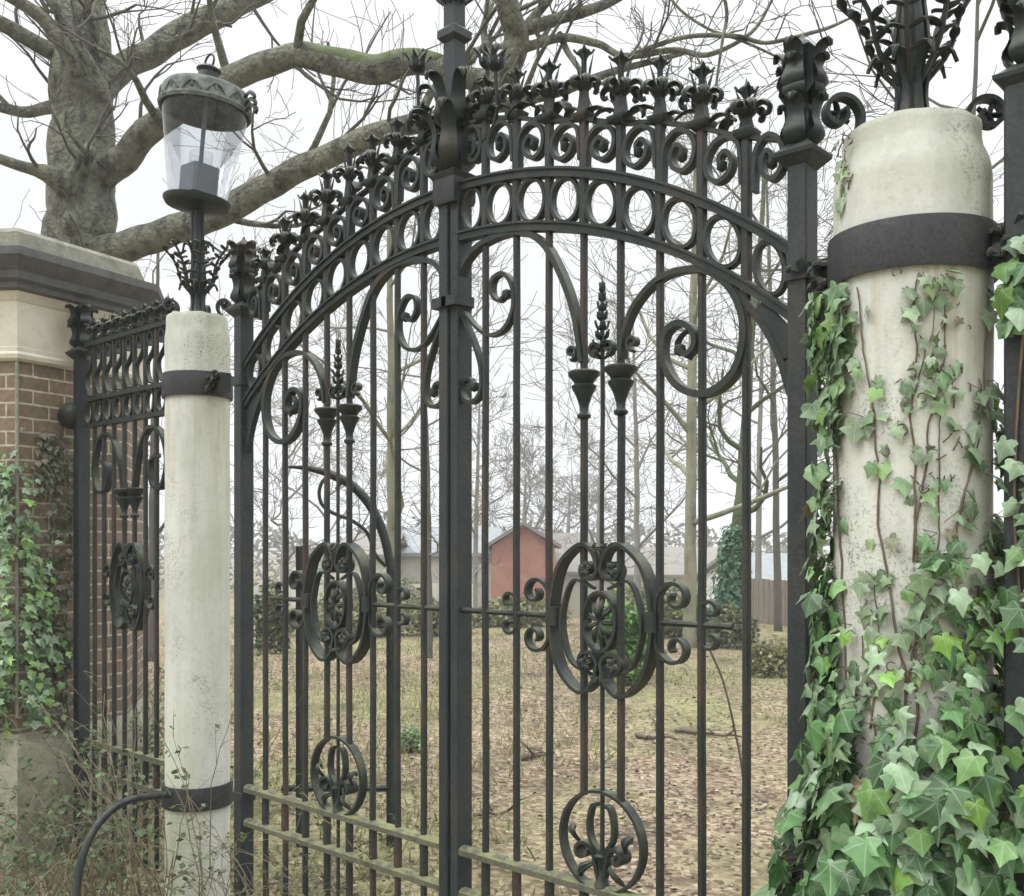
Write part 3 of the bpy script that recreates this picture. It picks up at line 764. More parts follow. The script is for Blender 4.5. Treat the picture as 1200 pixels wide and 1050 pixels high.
rcol = column(*RC, EYE + 1.165, 'thick pale cement column overgrown with ivy, nearest to the viewer', seed=2)
band(rcol, *RC, EYE + .800, .135, (-1, 1)); band(rcol, *RC, .33, .135, ())
lcol = column(*LC, EYE + 1.215, 'slimmer bare pale cement column carrying the glazed lantern', lip=.95, seed=6)
band(lcol, *LC, EYE + .838, .128, (1,)); band(lcol, *LC, EYE - 1.335, .12, ())

# ------------------------------------------------------------------ lamps
def lamp_foot(root, x, y, z0, stem_h, k=1.0, sr=.032):
    b = MB(); b.lathe(x, y, [(sr * 1.5, z0 - .02), (sr * 1.5, z0 + .05), (sr, z0 + .07), (sr * .95, z0 + stem_h)], 12)
    for i in range(4):
        a = i * PI / 2 + PI / 4; b.tube([(x + sr * 1.15 * math.cos(a), y + sr * 1.15 * math.sin(a), z0 + zz) for zz in (0, stem_h)], sr * .35, 6)
    b.build('stem', 'post', root, 40)
    for i in range(7):
        a = i * 2 * PI / 7 + .2; d = Vector((math.cos(a), math.sin(a), 0)); s2 = Vector((-math.sin(a), math.cos(a), 0)); q = Vector((x, y, z0))
        for zo, op, hh in ((0, 1.0, .21), (.20, .8, .24)):
            b = MB(); o = sr; u = q + Vector((0, 0, zo * k))
            b.petal([u + d * o * 2.2 * op + Vector((0, 0, -.005)), u + d * o * 1.5 + Vector((0, 0, hh * .3 * k)), u + d * o * 1.55 * op + Vector((0, 0, hh * .6 * k)), u + d * o * 2.4 * op + Vector((0, 0, hh * .86 * k)), u + d * o * 3.7 * op + Vector((0, 0, hh * .9 * k)), u + d * o * 4.3 * op + Vector((0, 0, hh * .74 * k))], [.010 * k, .012 * k, .008 * k, .013 * k, .011 * k, .002], s2, .004)
            b.build('leaf', 'iron', root, 50)
    # upper sprays
    for i in range(7):
        a = i * 2 * PI / 7 + .5; d = Vector((math.cos(a), math.sin(a), 0)); s2 = Vector((-math.sin(a), math.cos(a), 0)); q = Vector((x, y, z0 + .12 * k))
        b = MB(); pts = crom([tuple(q + d * .03 * k), tuple(q + d * .09 * k + Vector((0, 0, .08 * k))), tuple(q + d * .12 * k + Vector((0, 0, .18 * k))), tuple(q + d * .19 * k + Vector((0, 0, .27 * k)))], 4)
        b.tube(pts, .007 * k, 5)
        for j in range(3, len(pts), 2):
            for m in (-1, 1):
                p0 = Vector(pts[j]); dd = (s2 * m + Vector((0, 0, .4))).normalized()
                b.petal([p0, p0 + dd * .02 * k, p0 + dd * .038 * k, p0 + dd * .05 * k + Vector((0, 0, -.006))], [.004, .013 * k, .010 * k, .001], d, .004)
        b.build('spray', 'iron', root, 50)
def base_scrolls(root, x, y, z0, r, dist, dirs):
    for a in dirs:
        d = (math.cos(a), math.sin(a)); b = MB()
        sp = spiral(dist, r * 1.0, r, r * .24, -PI * .62, -PI * .62 - 2.6 * PI, 50)
        pth = [(r * .4, 0)] + sp; n = len(pth)
        bb = MB(); bb.strip(pth, [.014 - .004 * i / n for i in range(n)], .04)
        b.v = [(x + p[0] * d[0] - p[1] * d[1], y + p[0] * d[1] + p[1] * d[0], z0 + p[2]) for p in bb.v]; b.f = bb.f
        q = Vector((x + d[0] * dist, y + d[1] * dist, z0 + r))
        for i in range(5):
            an = i * 1.25; dd = Vector((d[0] * math.cos(an), d[1] * math.cos(an), math.sin(an))); s2 = Vector((-d[1], d[0], 0))
            b.petal([q, q + dd * r * .25, q + dd * r * .45], [.008, .018, .002], s2, .005)
        b.build('base_scroll', 'iron', root, 50)
root = thing('lamp_standard', (RC[0], RC[1], EYE + 1.165), 'iron lamp standard with big scrolls and leaf sprays on top of the ivy clad column', 'lamp', 'lamps on the gate columns')
lamp_foot(root, RC[0] - .0, RC[1], EYE + 1.165, .60, 1.12, .028)
base_scrolls(root, RC[0], RC[1], EYE + 1.125, .085, .215, (ALPHA + PI + .1, ALPHA - .05, ALPHA + PI / 2))

root = thing('lamp_standard', (LC[0], LC[1], EYE + 1.215), 'leaning round lantern with clear glass and lichened metal rim on top of the bare column', 'lamp', 'lamps on the gate columns')
lamp_foot(root, LC[0], LC[1], EYE + 1.215, .57, .95, .024)
base_scrolls(root, LC[0], LC[1], EYE + 1.22, .055, .15, (ALPHA + PI, ALPHA, ALPHA + PI / 2))
LZ = EYE + 1.83; lx, ly = LC[0] - .005, LC[1] + .0
tq = Matrix.Rotation(R_(7), 4, -FW) @ Matrix.Rotation(R_(0), 4, RT)     # the lantern leans
def tl(p):
    q = p - Vector((lx, ly, LZ)); return tuple(Vector((lx, ly, LZ)) + (Matrix.Rotation(R_(5), 4, FW) @ q.to_4d()).to_3d())
def tmb(b): b.v = [tl(Vector(v)) for v in b.v]; return b
b = MB(); b.lathe(lx, ly, [(.022, LZ - .07), (.03, LZ - .05), (.10, LZ - .035), (.165, LZ - .02), (.178, LZ), (.178, LZ + .012), (.16, LZ + .016), (.05, LZ + .018)], 32)
tmb(b).build('lantern_base', 'iron', root, 40)
b = MB(); sd2 = 48
prof = [(.150, LZ + .016), (.226, LZ + .50)]
b.loft([[(lx + r * math.cos(2 * PI * k / sd2), ly + r * math.sin(2 * PI * k / sd2), z) for k in range(sd2)] for r, z in prof], caps=False)
tmb(b).build('glass', 'glass', root, 60)
b = MB()
prof = [(.226, LZ + .49), (.240, LZ + .482), (.246, LZ + .50), (.236, LZ + .512), (.232, LZ + .575), (.218, LZ + .60), (.14, LZ + .63), (.07, LZ + .645), (.06, LZ + .645), (.13, LZ + .612), (.20, LZ + .585), (.222, LZ + .565), (.224, LZ + .51)]
b.loft([[(lx + r * math.cos(2 * PI * k / sd2), ly + r * math.sin(2 * PI * k / sd2), z) for k in range(sd2)] for r, z in prof], caps=False)
for k in range(12):      # cast relief arcs round the rim
    a0 = 2 * PI * k / 12; pts = []
    for j in range(9):
        q = j / 8; a = a0 + q * .42; pts.append((lx + .234 * math.cos(a), ly + .234 * math.sin(a), LZ + .518 + .045 * math.sin(PI * q)))
    b.tube(pts, .008, 5)
    b.tube([pts[4], (lx + .234 * math.cos(a0 + .21), ly + .234 * math.sin(a0 + .21), LZ + .53)], .008, 5)
rim = tmb(b).build('lantern_hood', 'cast', root, 50)
b = MB(); b.lathe(lx, ly, [(.062, LZ + .63), (.058, LZ + .66), (.052, LZ + .70), (.066, LZ + .715), (.05, LZ + .73), (.02, LZ + .74), (.004, LZ + .75)], 16)
ring = [(lx + .045 * math.cos(a), ly, LZ + .76 + .04 * math.sin(a)) for a in [i * PI / 8 for i in range(17)]]
b.tube(ring, .006, 6); tmb(b).build('vent_cap', 'iron', root, 40)
for a in (ALPHA - .25,):
    b = MB(); d = Vector((math.cos(a), math.sin(a), 0)); s2 = Vector((-math.sin(a), math.cos(a), .9)).normalized(); q = Vector((lx, ly, LZ + .50))
    for m in range(3):
        q2 = q + d * (.225 + .010 * m) + Vector((0, 0, .06 - .035 * m))
        b.petal([q2, q2 + d * .03 + Vector((0, 0, .03)), q2 + d * .06 + Vector((0, 0, .012)), q2 + d * .055 + Vector((0, 0, -.015))], [.012, .022, .018, .003], s2, .006)
    tmb(b).build('crest_leaf', 'iron', root, 50)
b = MB(); b.bar(lx, ly, LZ + .04, LZ + .19, .17, .15, .1); b.lathe(lx, ly, [(.05, LZ + .018), (.05, LZ + .04)], 16)
tmb(b).build('lamp_gear', 'holder', root, 30)
b = MB(); b.tube([(lx, ly, LZ + .19), (lx, ly, LZ + .61)], .012, 8); tmb(b).build('rod', 'holder', root, 40)
b = MB(); b.loft([[(lx + .065 * math.cos(2 * PI * k / 24), ly + .06 * math.sin(2 * PI * k / 24), z) for k in range(24)] for z in (LZ + .19, LZ + .25, LZ + .27)], caps=False)
tmb(b).build('inner_glass', 'glass', root, 60)

# ------------------------------------------------------------------ side railing on the left
def side_railing():
    x0, x1 = -3.31, -2.17
    root = thing('railing_panel', ((x0 + x1) / 2, 0, 0), 'narrow iron railing panel between the brick pier and the bare column', 'railing')
    for z, t, m in ((EYE + 1.23, .026, 'iron'), (EYE + .89, .026, 'iron'), (EYE + .73, .026, 'iron'), (EYE - 1.225, .03, 'rail'), (EYE - 1.40, .03, 'rail')):
        b = MB(); b.box(x0 + .03, x1, -.024, .024, z - t / 2, z + t / 2); b.build('rail', m, root, 30)
    nb = 8; p = (x1 - x0) / (nb + 1)
    for k in range(1, nb + 1):
        x = x0 + k * p; b = MB(); b.bar(x, 0, GZ + .1, EYE + 1.26, .024, .024, .2); b.bar(x, 0, EYE - 1.39, EYE - 1.24, .034, .03, .2); b.build('bar', 'bar', root, 30)
        b = MB(); spear_finial(b, x, 0, EYE + 1.26, .8, .12, seed=k + 90); b.build('finial', 'iron', root, 50)
    for k in range(nb + 1):
        xm = x0 + (k + .5) * p
        b = MB(); b.strip([(xm + .048 * math.cos(q), EYE + .81 + .066 * math.sin(q)) for q in [i * 2 * PI / 22 for i in range(22)]], .011, .028, closed=True); b.build('ring', 'iron', root, 50)
        b = MB(); h = .30
        pr = [(.5, -1), (.15, -.8), (.1, -.6), (.5, -.48), (.88, -.34), (.85, -.12), (.5, -.02), (.3, -.15), (.45, -.28)]
        pp = crom([(xm - .05 + u * .1, EYE + 1.215 + v * h) for u, v in pr], 5)
        b.strip(pp, .011, .028); b.build('s_scroll', 'iron', root, 50)
    c = (x0 + x1) / 2
    T = lambda q: q
    cartouche(root, T, c, EYE - .25, .19, .25, False)
    for dx in (-.065, .065):
        b = MB(); cup(b, c + dx, EYE + .32, 1.0); b.build('cup', 'iron', root, 50)
    for sg in (-1, 1):
        b = MB(); pp = crom([(c + sg * .065, EYE + .32), (c + sg * .12, EYE + .52), (c + sg * .24, EYE + .66), (c + sg * .38, EYE + .62), (c + sg * .44, EYE + .46), (c + sg * .38, EYE + .32), (c + sg * .28, EYE + .34), (c + sg * .26, EYE + .46), (c + sg * .33, EYE + .50)], 6)
        b.strip(pp, .018, .04); b.build('great_scroll', 'iron', root, 50)
        for vs in (-1, 1):
            b = MB(); pp = spiral(c + sg * .27, EYE - .25 + vs * .075, .068, .016, PI if sg > 0 else 0, (PI if sg > 0 else 0) - sg * vs * 2.2 * PI, 30)
            b.strip(pp, .012, .034); b.build('side_scroll', 'iron', root, 50)
side_railing()

def iron_post(x, label, wd, capz, fh, name='iron_post'):
    root = thing(name, (x, 0, 0), label, 'post', 'square iron posts of the railings')
    b = MB(); b.bar(x, 0, GZ - .1, capz - .02, wd, wd, .05); b.build('shaft', 'post', root, 30)
    post_finial(root, x, 0, capz, fh, min(.078, wd * .9))
    return root
pf = iron_post(-3.36, 'dark iron post with a ball fixing, standing against the brick pier', .075, EYE + 1.20, .30)
b = MB(); q = W(84, 487, 6.45)
rings = []
for i in range(9):
    a = PI * i / 8; rings.append([(q.x + .085 * math.sin(a) * math.cos(t), q.y + .085 * math.sin(a) * math.sin(t), q.z - .085 * math.cos(a)) for t in [j * 2 * PI / 16 for j in range(16)]])
b.loft(rings); b.tube([q, (-3.36, 0, q.z)], .02, 8); b.build('ball_fixing', 'iron', pf, 50)
pn = iron_post(2.172, 'stout dark iron post with leafy finial at the right edge, behind the ivy', .125, EYE + 1.225, .36)
b = MB()
for zz in (EYE + .87, EYE + .72, EYE - .9):
    b.box(RC[0] + RC[2] + .10, 2.16, -.035, .035, zz - .04, zz + .04)
b.build('strap', 'post', pn, 30)

# ------------------------------------------------------------------ brick pier
def pier():
    A = W(20, 637, 6.17); B = W(150, 637, 6.90); Ca = B + Vector((-.75, .5, 0)); D = W(-150, 637, 6.28); E_ = D + Vector((-.2, .8, 0))
    foot = [A, B, Ca, E_, D]
    foot = [Vector((p.x, p.y, 0)) for p in foot]
    c = sum(foot, Vector()) / 5
    root = thing('brick_pier', (c.x, c.y, 0), 'tall red brick pier with pale stone frieze and grey stone cap', 'pier')
    n = 5
    def offs(d):
        out = []
        for i in range(n):
            p0, p1, p2 = foot[i - 1], foot[i], foot[(i + 1) % n]
            e1 = (p1 - p0).normalized(); e2 = (p2 - p1).normalized()
            n1 = Vector((e1.y, -e1.x, 0)); n2 = Vector((e2.y, -e2.x, 0))
            bis = (n1 + n2).normalized(); q = p1 + bis * (d / max(.4, bis.dot(n1)))
            out.append(q)
        return out
    # orientation check
    test = offs(.1); 
    sgn = 1 if sum((t - c).length for t in test) > sum((t - c).length for t in foot) else -1
    def prof(b, lst):
        b.loft([[(p.x, p.y, z) for p in offs(d * sgn)] for d, z in lst])
    # brick body with UVs per face
    b = MB(); u = 0; H = EYE + 1.115
    for i in range(n):
        p, q = foot[i], foot[(i + 1) % n]; l = (q - p).length
        b.add([(p.x, p.y, GZ - .1), (q.x, q.y, GZ - .1), (q.x, q.y, H), (p.x, p.y, H)], [(0, 1, 2, 3)], uvs=[(u, 0), (u + l, 0), (u + l, H + .1), (u, H + .1)]); u += l
    b.build('brick_body', 'brick', root, 20)
    z = EYE
    b = MB(); prof(b, [(.012, z + 1.10), (.03, z + 1.115), (.035, z + 1.14), (.014, z + 1.16), (.014, z + 1.185), (.005, z + 1.19), (.005, z + 1.46), (.02, z + 1.475), (.03, z + 1.50), (.045, z + 1.52)]); b.build('frieze', 'stone', root, 30)
    b = MB(); prof(b, [(.04, z + 1.515), (.07, z + 1.53), (.075, z + 1.56), (.11, z + 1.575), (.12, z + 1.62), (.15, z + 1.64), (.20, z + 1.69), (.205, z + 1.735), (.18, z + 1.74)]); b.build('cornice', 'slate', root, 30)
    b = MB(); prof(b, [(.07, z + 1.735), (.07, z + 1.86), (.055, z + 1.885), (.0, z + 1.90), (-.2, z + 1.92)]); b.build('cap_stone', 'cap', root, 30)
    b = MB(); prof(b, [(.06, GZ - .1), (.06, .35), (.045, .38), (.012, .45)]); b.build('plinth', 'mossy_stone', root, 30)
    # rusticated pale quoin strip at the corner
    b = MB(); e = (A - D).normalized(); a0 = Vector((A.x, A.y, 0))
    b.tube([a0 + Vector((0, 0, .55)), a0 + Vector((0, 0, z + 1.1))], .012, 8); b.build('corner_bead', 'cap', root, 40)
    return root, foot
pier_root, PF = pier()

# ------------------------------------------------------------------ guard hoop at the foot of the bare column
b = MB()
h0 = [(LC[0], -LC[2], EYE - 1.36)]
pts = crom([tuple(W(198, 931, 5.33)), tuple(W(150, 938, 5.15)), tuple(W(118, 962, 5.05)), tuple(W(98, 1000, 4.98)), tuple(W(90, 1040, 4.95)), tuple(W(89, 1062, 4.93))], 6)
pts = [p for p in pts]; pts.append((pts[-1][0], pts[-1][1], GZ - .05))
b.tube(pts, .019, 10)
tag(b.build('guard_hoop', 'post', None, 40), 'black curved steel guard hoop arching out from the foot of the bare column', 'guard rail')

# ------------------------------------------------------------------ iron frame standing behind the far leaf
def back_frame():
    Z = 6.6
    q = W(405, 925, Z)
    root = thing('curved_iron_stand', (q.x, q.y, 0), 'black iron stand with a long pointed curved bar standing behind the far gate leaf', 'ironwork')
    def up(px, y0):
        b = MB(); p = W(px, 925, Z); b.bar(p.x, p.y, GZ - .05, EYE + (637 - y0) * Z / 1200, .045, .045, .1); b.build('upright', 'iron', root, 30)
    up(352, 640); up(458, 655)
    b = MB(); b.tube([W(330, 924, Z), W(458, 924, Z)], .022, 6); b.build('bottom_bar', 'iron', root, 30)
    b = MB(); pts = crom([tuple(W(*p, Z)) for p in ((338, 547), (362, 549), (388, 556), (415, 571), (436, 596), (450, 628), (459, 668))], 6); n = len(pts)
    b.tube(pts, [.008 + .022 * min(1, i / (n * .35)) for i in range(n)], 8); b.build('curved_bar', 'iron', root, 50)
    b = MB(); pts = crom([tuple(W(*p, Z)) for p in ((394, 574), (399, 564), (391, 558), (379, 563), (374, 577), (378, 592), (392, 602), (412, 610), (430, 624), (440, 650), (452, 664))], 6)
    b.tube(pts, .012, 6); b.build('scroll', 'iron', root, 50)
back_frame()

# ------------------------------------------------------------------ trees
class TreeB:
    def __init__(s, seed): s.r = random.Random(seed); s.big = MB(); s.tw = MB(); s.count = 0
    def limb(s, ctrl, sides=12, wob=.0, mb=None):
        "ctrl: (px,py,Z,width_px)"
        pts = crom([(*W(x, y, Z), w_ / 2 * Z / 1200 * (.90 if w_ < 60 else 1)) for x, y, Z, w_ in ctrl], 6)
        if len(pts) > 3:
            pts = [(*(Vector(p[:3]) + Vector((noise.noise(Vector(p[:3]) * 3) * p[3], noise.noise(Vector(p[:3]) * 3 + Vector((9, 0, 0))) * p[3], noise.noise(Vector(p[:3]) * 3 + Vector((0, 9, 0))) * p[3])) * (.45 if p[3] < .08 else .20)), p[3] * (1 + .05 * noise.noise(Vector(p[:3]) * 4))) for p in pts]
        (mb or s.big).tube([p[:3] for p in pts], [p[3] for p in pts], sides)
        return pts
    def grow(s, p, d, ln, r, lv, maxlv, up=.15, spread=.8, mb=None, kids=3, jit=.35, minr=.003):
        if s.count > 9000 or lv > maxlv: return
        s.count += 1
        n = 5 if lv < 2 else 4; pts = [Vector(p)]; rad = [r]; dd = Vector(d).normalized(); rr = s.r
        for i in range(n):
            dd = (dd + Vector((rr.gauss(0, jit), rr.gauss(0, jit), rr.gauss(0, jit) + up)) * .45).normalized()
            pts.append(pts[-1] + dd * ln / n); rad.append(max(minr, r * (1 - .65 * (i + 1) / n)))
        m = mb or (s.big if r > .03 else s.tw)
        m.tube(pts, rad, 7 if r > .03 else (4 if r > .012 else 3), caps=False)
        for k in range(kids + (1 if rr.random() < .4 else 0)):
            t = rr.uniform(.3, 1); i = min(n - 1, int(t * n)); q = pts[i].lerp(pts[i + 1], t * n - i)
            base = (pts[i + 1] - pts[i]).normalized()
            side = Vector((rr.gauss(0, 1), rr.gauss(0, 1), rr.gauss(0, .7))); side = (side - base * side.dot(base)).normalized()
            s.grow(q, base + side * spread * rr.uniform(.6, 1.3), ln * rr.uniform(.5, .8), max(minr, rad[i] * rr.uniform(.5, .7)), lv + 1, maxlv, up, spread, mb, kids, jit, minr)
    def sprout(s, pts, every, ln, r, lv, maxlv, **kw):
        for i in range(3, len(pts) - 1, every):
            if s.r.random() < .85:
                p = Vector(pts[i][:3]); t = (Vector(pts[i + 1][:3]) - Vector(pts[i - 1][:3])).normalized()
                sd_ = Vector((s.r.gauss(0, 1), s.r.gauss(0, 1), s.r.gauss(.6, .8))); sd_ = (sd_ - t * sd_.dot(t)).normalized()
                s.grow(p + sd_ * pts[i][3] * .7, sd_ + t * .5, ln * s.r.uniform(.6, 1.3), min(r, pts[i][3] * .5), lv, maxlv, **kw)

def big_tree():
    t = TreeB(11); Z = 12
    q = W(95, 637, Z)
    root = thing('bare_tree', (q.x, q.y, 0), 'massive leafless old tree with spreading grey limbs behind the brick pier', 'tree')
    trunk = t.limb([(100, 800, Z, 105), (98, 640, Z, 96), (96, 480, Z, 90), (95, 330, Z, 82), (94, 250, Z, 76), (94, 180, Z, 73), (96, 110, Z, 68), (98, 40, Z, 60), (100, -60, Z, 50), (104, -160, Z, 40)], 24)
    L_ = []
    L_.append(t.limb([(98, 300, Z, 44), (150, 288, Z - .3, 40), (205, 268, Z - .6, 38), (262, 248, Z - .9, 36), (300, 226, Z - 1.1, 35), (350, 200, Z - 1.3, 33), (400, 176, Z - 1.5, 31), (450, 154, Z - 1.7, 28), (500, 142, Z - 1.8, 25), (560, 128, Z - 2, 20), (640, 112, Z - 2.2, 15), (720, 84, Z - 2.3, 10), (800, 62, Z - 2.4, 6)], 16))
    L_.append(t.limb([(100, 222, Z, 40), (140, 190, Z - .2, 38), (178, 150, Z - .5, 34), (215, 126, Z - .8, 30), (262, 96, Z - 1.1, 32), (310, 76, Z - 1.3, 33), (352, 66, Z - 1.4, 31), (400, 76, Z - 1.5, 34), (440, 82, Z - 1.6, 36), (490, 74, Z - 1.7, 30), (540, 88, Z - 1.8, 27), (580, 96, Z - 1.9, 30)], 16))
    L_.append(t.limb([(104, 130, Z, 34), (140, 82, Z + .2, 34), (180, 60, Z + .3, 34), (220, 34, Z + .4, 34), (265, 12, Z + .5, 30), (320, -16, Z + .6, 28), (400, -50, Z + .8, 20)], 16))
    L_.append(t.limb([(92, 90, Z - .5, 22), (75, 52, Z - .7, 20), (50, 25, Z - .8, 18), (20, 0, Z - 1, 16), (-30, -25, Z - 1.2, 12)], 12))
    L_.append(t.limb([(130, 132, Z - .3, 14), (112, 88, Z - .5, 14), (90, 50, Z - .6, 14), (70, 18, Z - .7, 13), (50, -10, Z - .8, 12)], 10))
    L_.append(t.limb([(84, 70, Z, 26), (50, 55, Z - .2, 22), (10, 32, Z - .4, 20), (-40, 10, Z - .6, 16)], 12))
    L_.append(t.limb([(88, 118, Z, 22), (60, 126, Z + .1, 17), (25, 130, Z + .2, 14), (-20, 122, Z + .2, 12)], 10))
    L_.append(t.limb([(90, 232, Z - .2, 34), (62, 208, Z - .5, 26), (36, 198, Z - .7, 16), (0, 186, Z - .9, 13), (-40, 168, Z - 1, 10)], 12))
    # the limb that rises behind the overthrow and fans to the right
    L_.append(t.limb([(575, 115, Z - 2, 34), (594, 82, Z - 2.1, 32), (606, 48, Z - 2.2, 34), (600, 20, Z - 2.3, 30), (588, -14, Z - 2.4, 28), (570, -60, Z - 2.4, 22)], 14))
    L_.append(t.limb([(604, 36, Z - 2.2, 20), (650, 22, Z - 2.2, 16), (690, 12, Z - 2.2, 14), (740, -12, Z - 2.2, 10)], 10))
    L_.append(t.limb([(612, 56, Z - 2.2, 14), (660, 44, Z - 2.3, 11), (700, 52, Z - 2.3, 10), (732, 66, Z - 2.4, 9), (790, 58, Z - 2.4, 8), (830, 64, Z - 2.5, 6.5), (880, 38, Z - 2.5, 5), (905, 0, Z - 2.5, 4)], 8))
    L_.append(t.limb([(655, 40, Z - 2.2, 9), (668, 66, Z - 2.3, 8), (690, 92, Z - 2.4, 6), (725, 100, Z - 2.4, 4)], 8))
    L_.append(t.limb([(740, 64, Z - 2.4, 7), (800, 44, Z - 2.5, 6), (860, 42, Z - 2.6, 6), (900, 50, Z - 2.6, 5.5), (960, 36, Z - 2.7, 5), (1000, 20, Z - 2.7, 3)], 8))
    L_.append(t.limb([(845, -20, Z - 2.6, 5), (852, 16, Z - 2.6, 5), (846, 50, Z - 2.6, 4), (838, 110, Z - 2.6, 3)], 6))
    L_.append(t.limb([(780, -10, Z - 2.4, 4), (800, 14, Z - 2.4, 4), (830, 34, Z - 2.5, 4), (870, 48, Z - 2.6, 4), (930, 78, Z - 2.6, 3), (935, 96, Z - 2.6, 2.5)], 6))
    for i, l in enumerate(L_):
        t.sprout(l, 8, .9 if i < 8 else .6, .024, 1, 3, kids=2, jit=.5, minr=.004, up=.12)
    for i, l in enumerate(L_[:9]):
        t.sprout(l, 11, 1.5, .05, 1, 4, kids=2, jit=.55, minr=.004, up=.08)
    t.sprout(trunk[24:], 5, 1.4, .05, 1, 4, kids=2, jit=.45, minr=.0035)
    # upright water shoots on the lower limb near the gate
    for i in range(34):
        k = 34 + int(t.r.random() * 26); k = min(k, len(L_[0]) - 2); p = Vector(L_[0][k][:3])
        t.grow(p, (t.r.uniform(-.4, .4), t.r.uniform(-.4, .4), 1.0), t.r.uniform(.3, .9), .006, 3, 4, up=.3, kids=1, jit=.2, minr=.003)
    t.big.build('trunk', 'bark', root, None)
    t.tw.build('crown', 'twig', root, None)
    # moss on the middle limb
    # (mossy length of the second limb, laid over it as a slightly thicker sleeve)
    mb = MB(); seg = L_[1][36:58]
    mb.tube([tuple(Vector(p[:3]) + Vector((0, 0, .022))) for p in seg], [p[3] * .99 for p in seg], 14)
    mb.build('mossy_patch', 'moss_bark', root, None)
    # lobed burrs on the trunk
    for (bx, by, br) in ((82, 262, 11), (74, 212, 12), (104, 178, 9)):
        mb = MB(); ctr = W(bx, by, Z - .42); rr = br * Z / 1200
        rings = []
        for i in range(1, 8):
            a = PI * i / 8; rings.append([tuple(ctr + Vector((math.sin(a) * math.cos(u) * rr, math.sin(a) * math.sin(u) * rr * .8, -math.cos(a) * rr * 1.2)) * (1 + .25 * noise.noise(Vector((i * .7, u, bx))))) for u in [j * 2 * PI / 12 for j in range(12)]])
        mb.loft(rings)
        mb.build('burr', 'bark', root, None)
big_tree()

def bg_tree(name, label, px, Z, wpx, top, lean, seed, mats=('far_twig', 'far_twig'), maxlv=4, cat='tree', limbs=7, low=.35, group=None, minr=.006, ln=None, kids=3, ctrl=None):
    t = TreeB(seed); q = W(px, 637, Z)
    gz = ground_z(q.x, q.y)
    root = thing(name, (q.x, q.y, gz), label, cat, group)
    ybase = 637 + (EYE - gz + .15) * 1200 / Z
    ctrl = ctrl or [(px, ybase, Z, wpx * 1.3), (px + lean * .15, lerp(ybase, top, .25), Z, wpx), (px + lean * .35, lerp(ybase, top, .5), Z, wpx * .85), (px + lean * .7, lerp(ybase, top, .75), Z, wpx * .6), (px + lean, top, Z, wpx * .3)]
    tr = t.limb(ctrl, 10)
    H = (ybase - top) * Z / 1200; ln = ln or H * .34
    n = len(tr)
    for i in range(limbs):
        k = int(lerp(low, .98, i / max(1, limbs - 1)) * (n - 1)); p = Vector(tr[k][:3])
        a = i * 2.4 + t.r.uniform(-.4, .4)
        t.grow(p, (math.cos(a), math.sin(a), t.r.uniform(.3, .9)), ln * t.r.uniform(.7, 1.2) * (1 - .4 * i / limbs), max(tr[k][3] * .55, .02), 1, maxlv, up=.1, kids=kids, jit=.45, minr=minr)
    t.big.build('trunk', mats[0], root, None)
    if t.tw.v: t.tw.build('crown', mats[1], root, None)
    return root, tr
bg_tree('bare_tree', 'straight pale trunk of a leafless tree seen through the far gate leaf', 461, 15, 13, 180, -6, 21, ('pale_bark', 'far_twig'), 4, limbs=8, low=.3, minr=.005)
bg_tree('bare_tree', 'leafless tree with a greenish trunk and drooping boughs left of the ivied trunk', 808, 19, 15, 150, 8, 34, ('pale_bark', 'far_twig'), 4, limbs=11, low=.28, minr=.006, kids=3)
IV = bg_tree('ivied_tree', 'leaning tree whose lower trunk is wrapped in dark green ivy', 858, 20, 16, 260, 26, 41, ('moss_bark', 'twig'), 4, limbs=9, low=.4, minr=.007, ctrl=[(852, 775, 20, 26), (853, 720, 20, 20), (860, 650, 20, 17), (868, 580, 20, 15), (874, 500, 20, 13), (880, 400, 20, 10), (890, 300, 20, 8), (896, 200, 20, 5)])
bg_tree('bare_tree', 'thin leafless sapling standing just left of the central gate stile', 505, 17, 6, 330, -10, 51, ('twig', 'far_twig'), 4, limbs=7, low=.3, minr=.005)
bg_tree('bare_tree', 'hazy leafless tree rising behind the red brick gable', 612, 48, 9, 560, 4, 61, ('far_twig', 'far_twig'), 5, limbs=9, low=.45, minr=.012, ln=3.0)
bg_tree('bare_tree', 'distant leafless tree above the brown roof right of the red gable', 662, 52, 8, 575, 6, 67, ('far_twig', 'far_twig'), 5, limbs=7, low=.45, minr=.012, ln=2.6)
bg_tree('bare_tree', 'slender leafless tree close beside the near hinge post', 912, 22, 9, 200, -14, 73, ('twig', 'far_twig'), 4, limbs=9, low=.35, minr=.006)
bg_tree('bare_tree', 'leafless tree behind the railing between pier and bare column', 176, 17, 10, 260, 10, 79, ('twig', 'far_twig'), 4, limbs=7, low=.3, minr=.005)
bg_tree('bare_tree', 'leafless tree whose twigs spread above the ivy clad column', 1120, 10, 10, -120, 30, 83, ('twig', 'twig'), 4, limbs=8, low=.5, minr=.005)

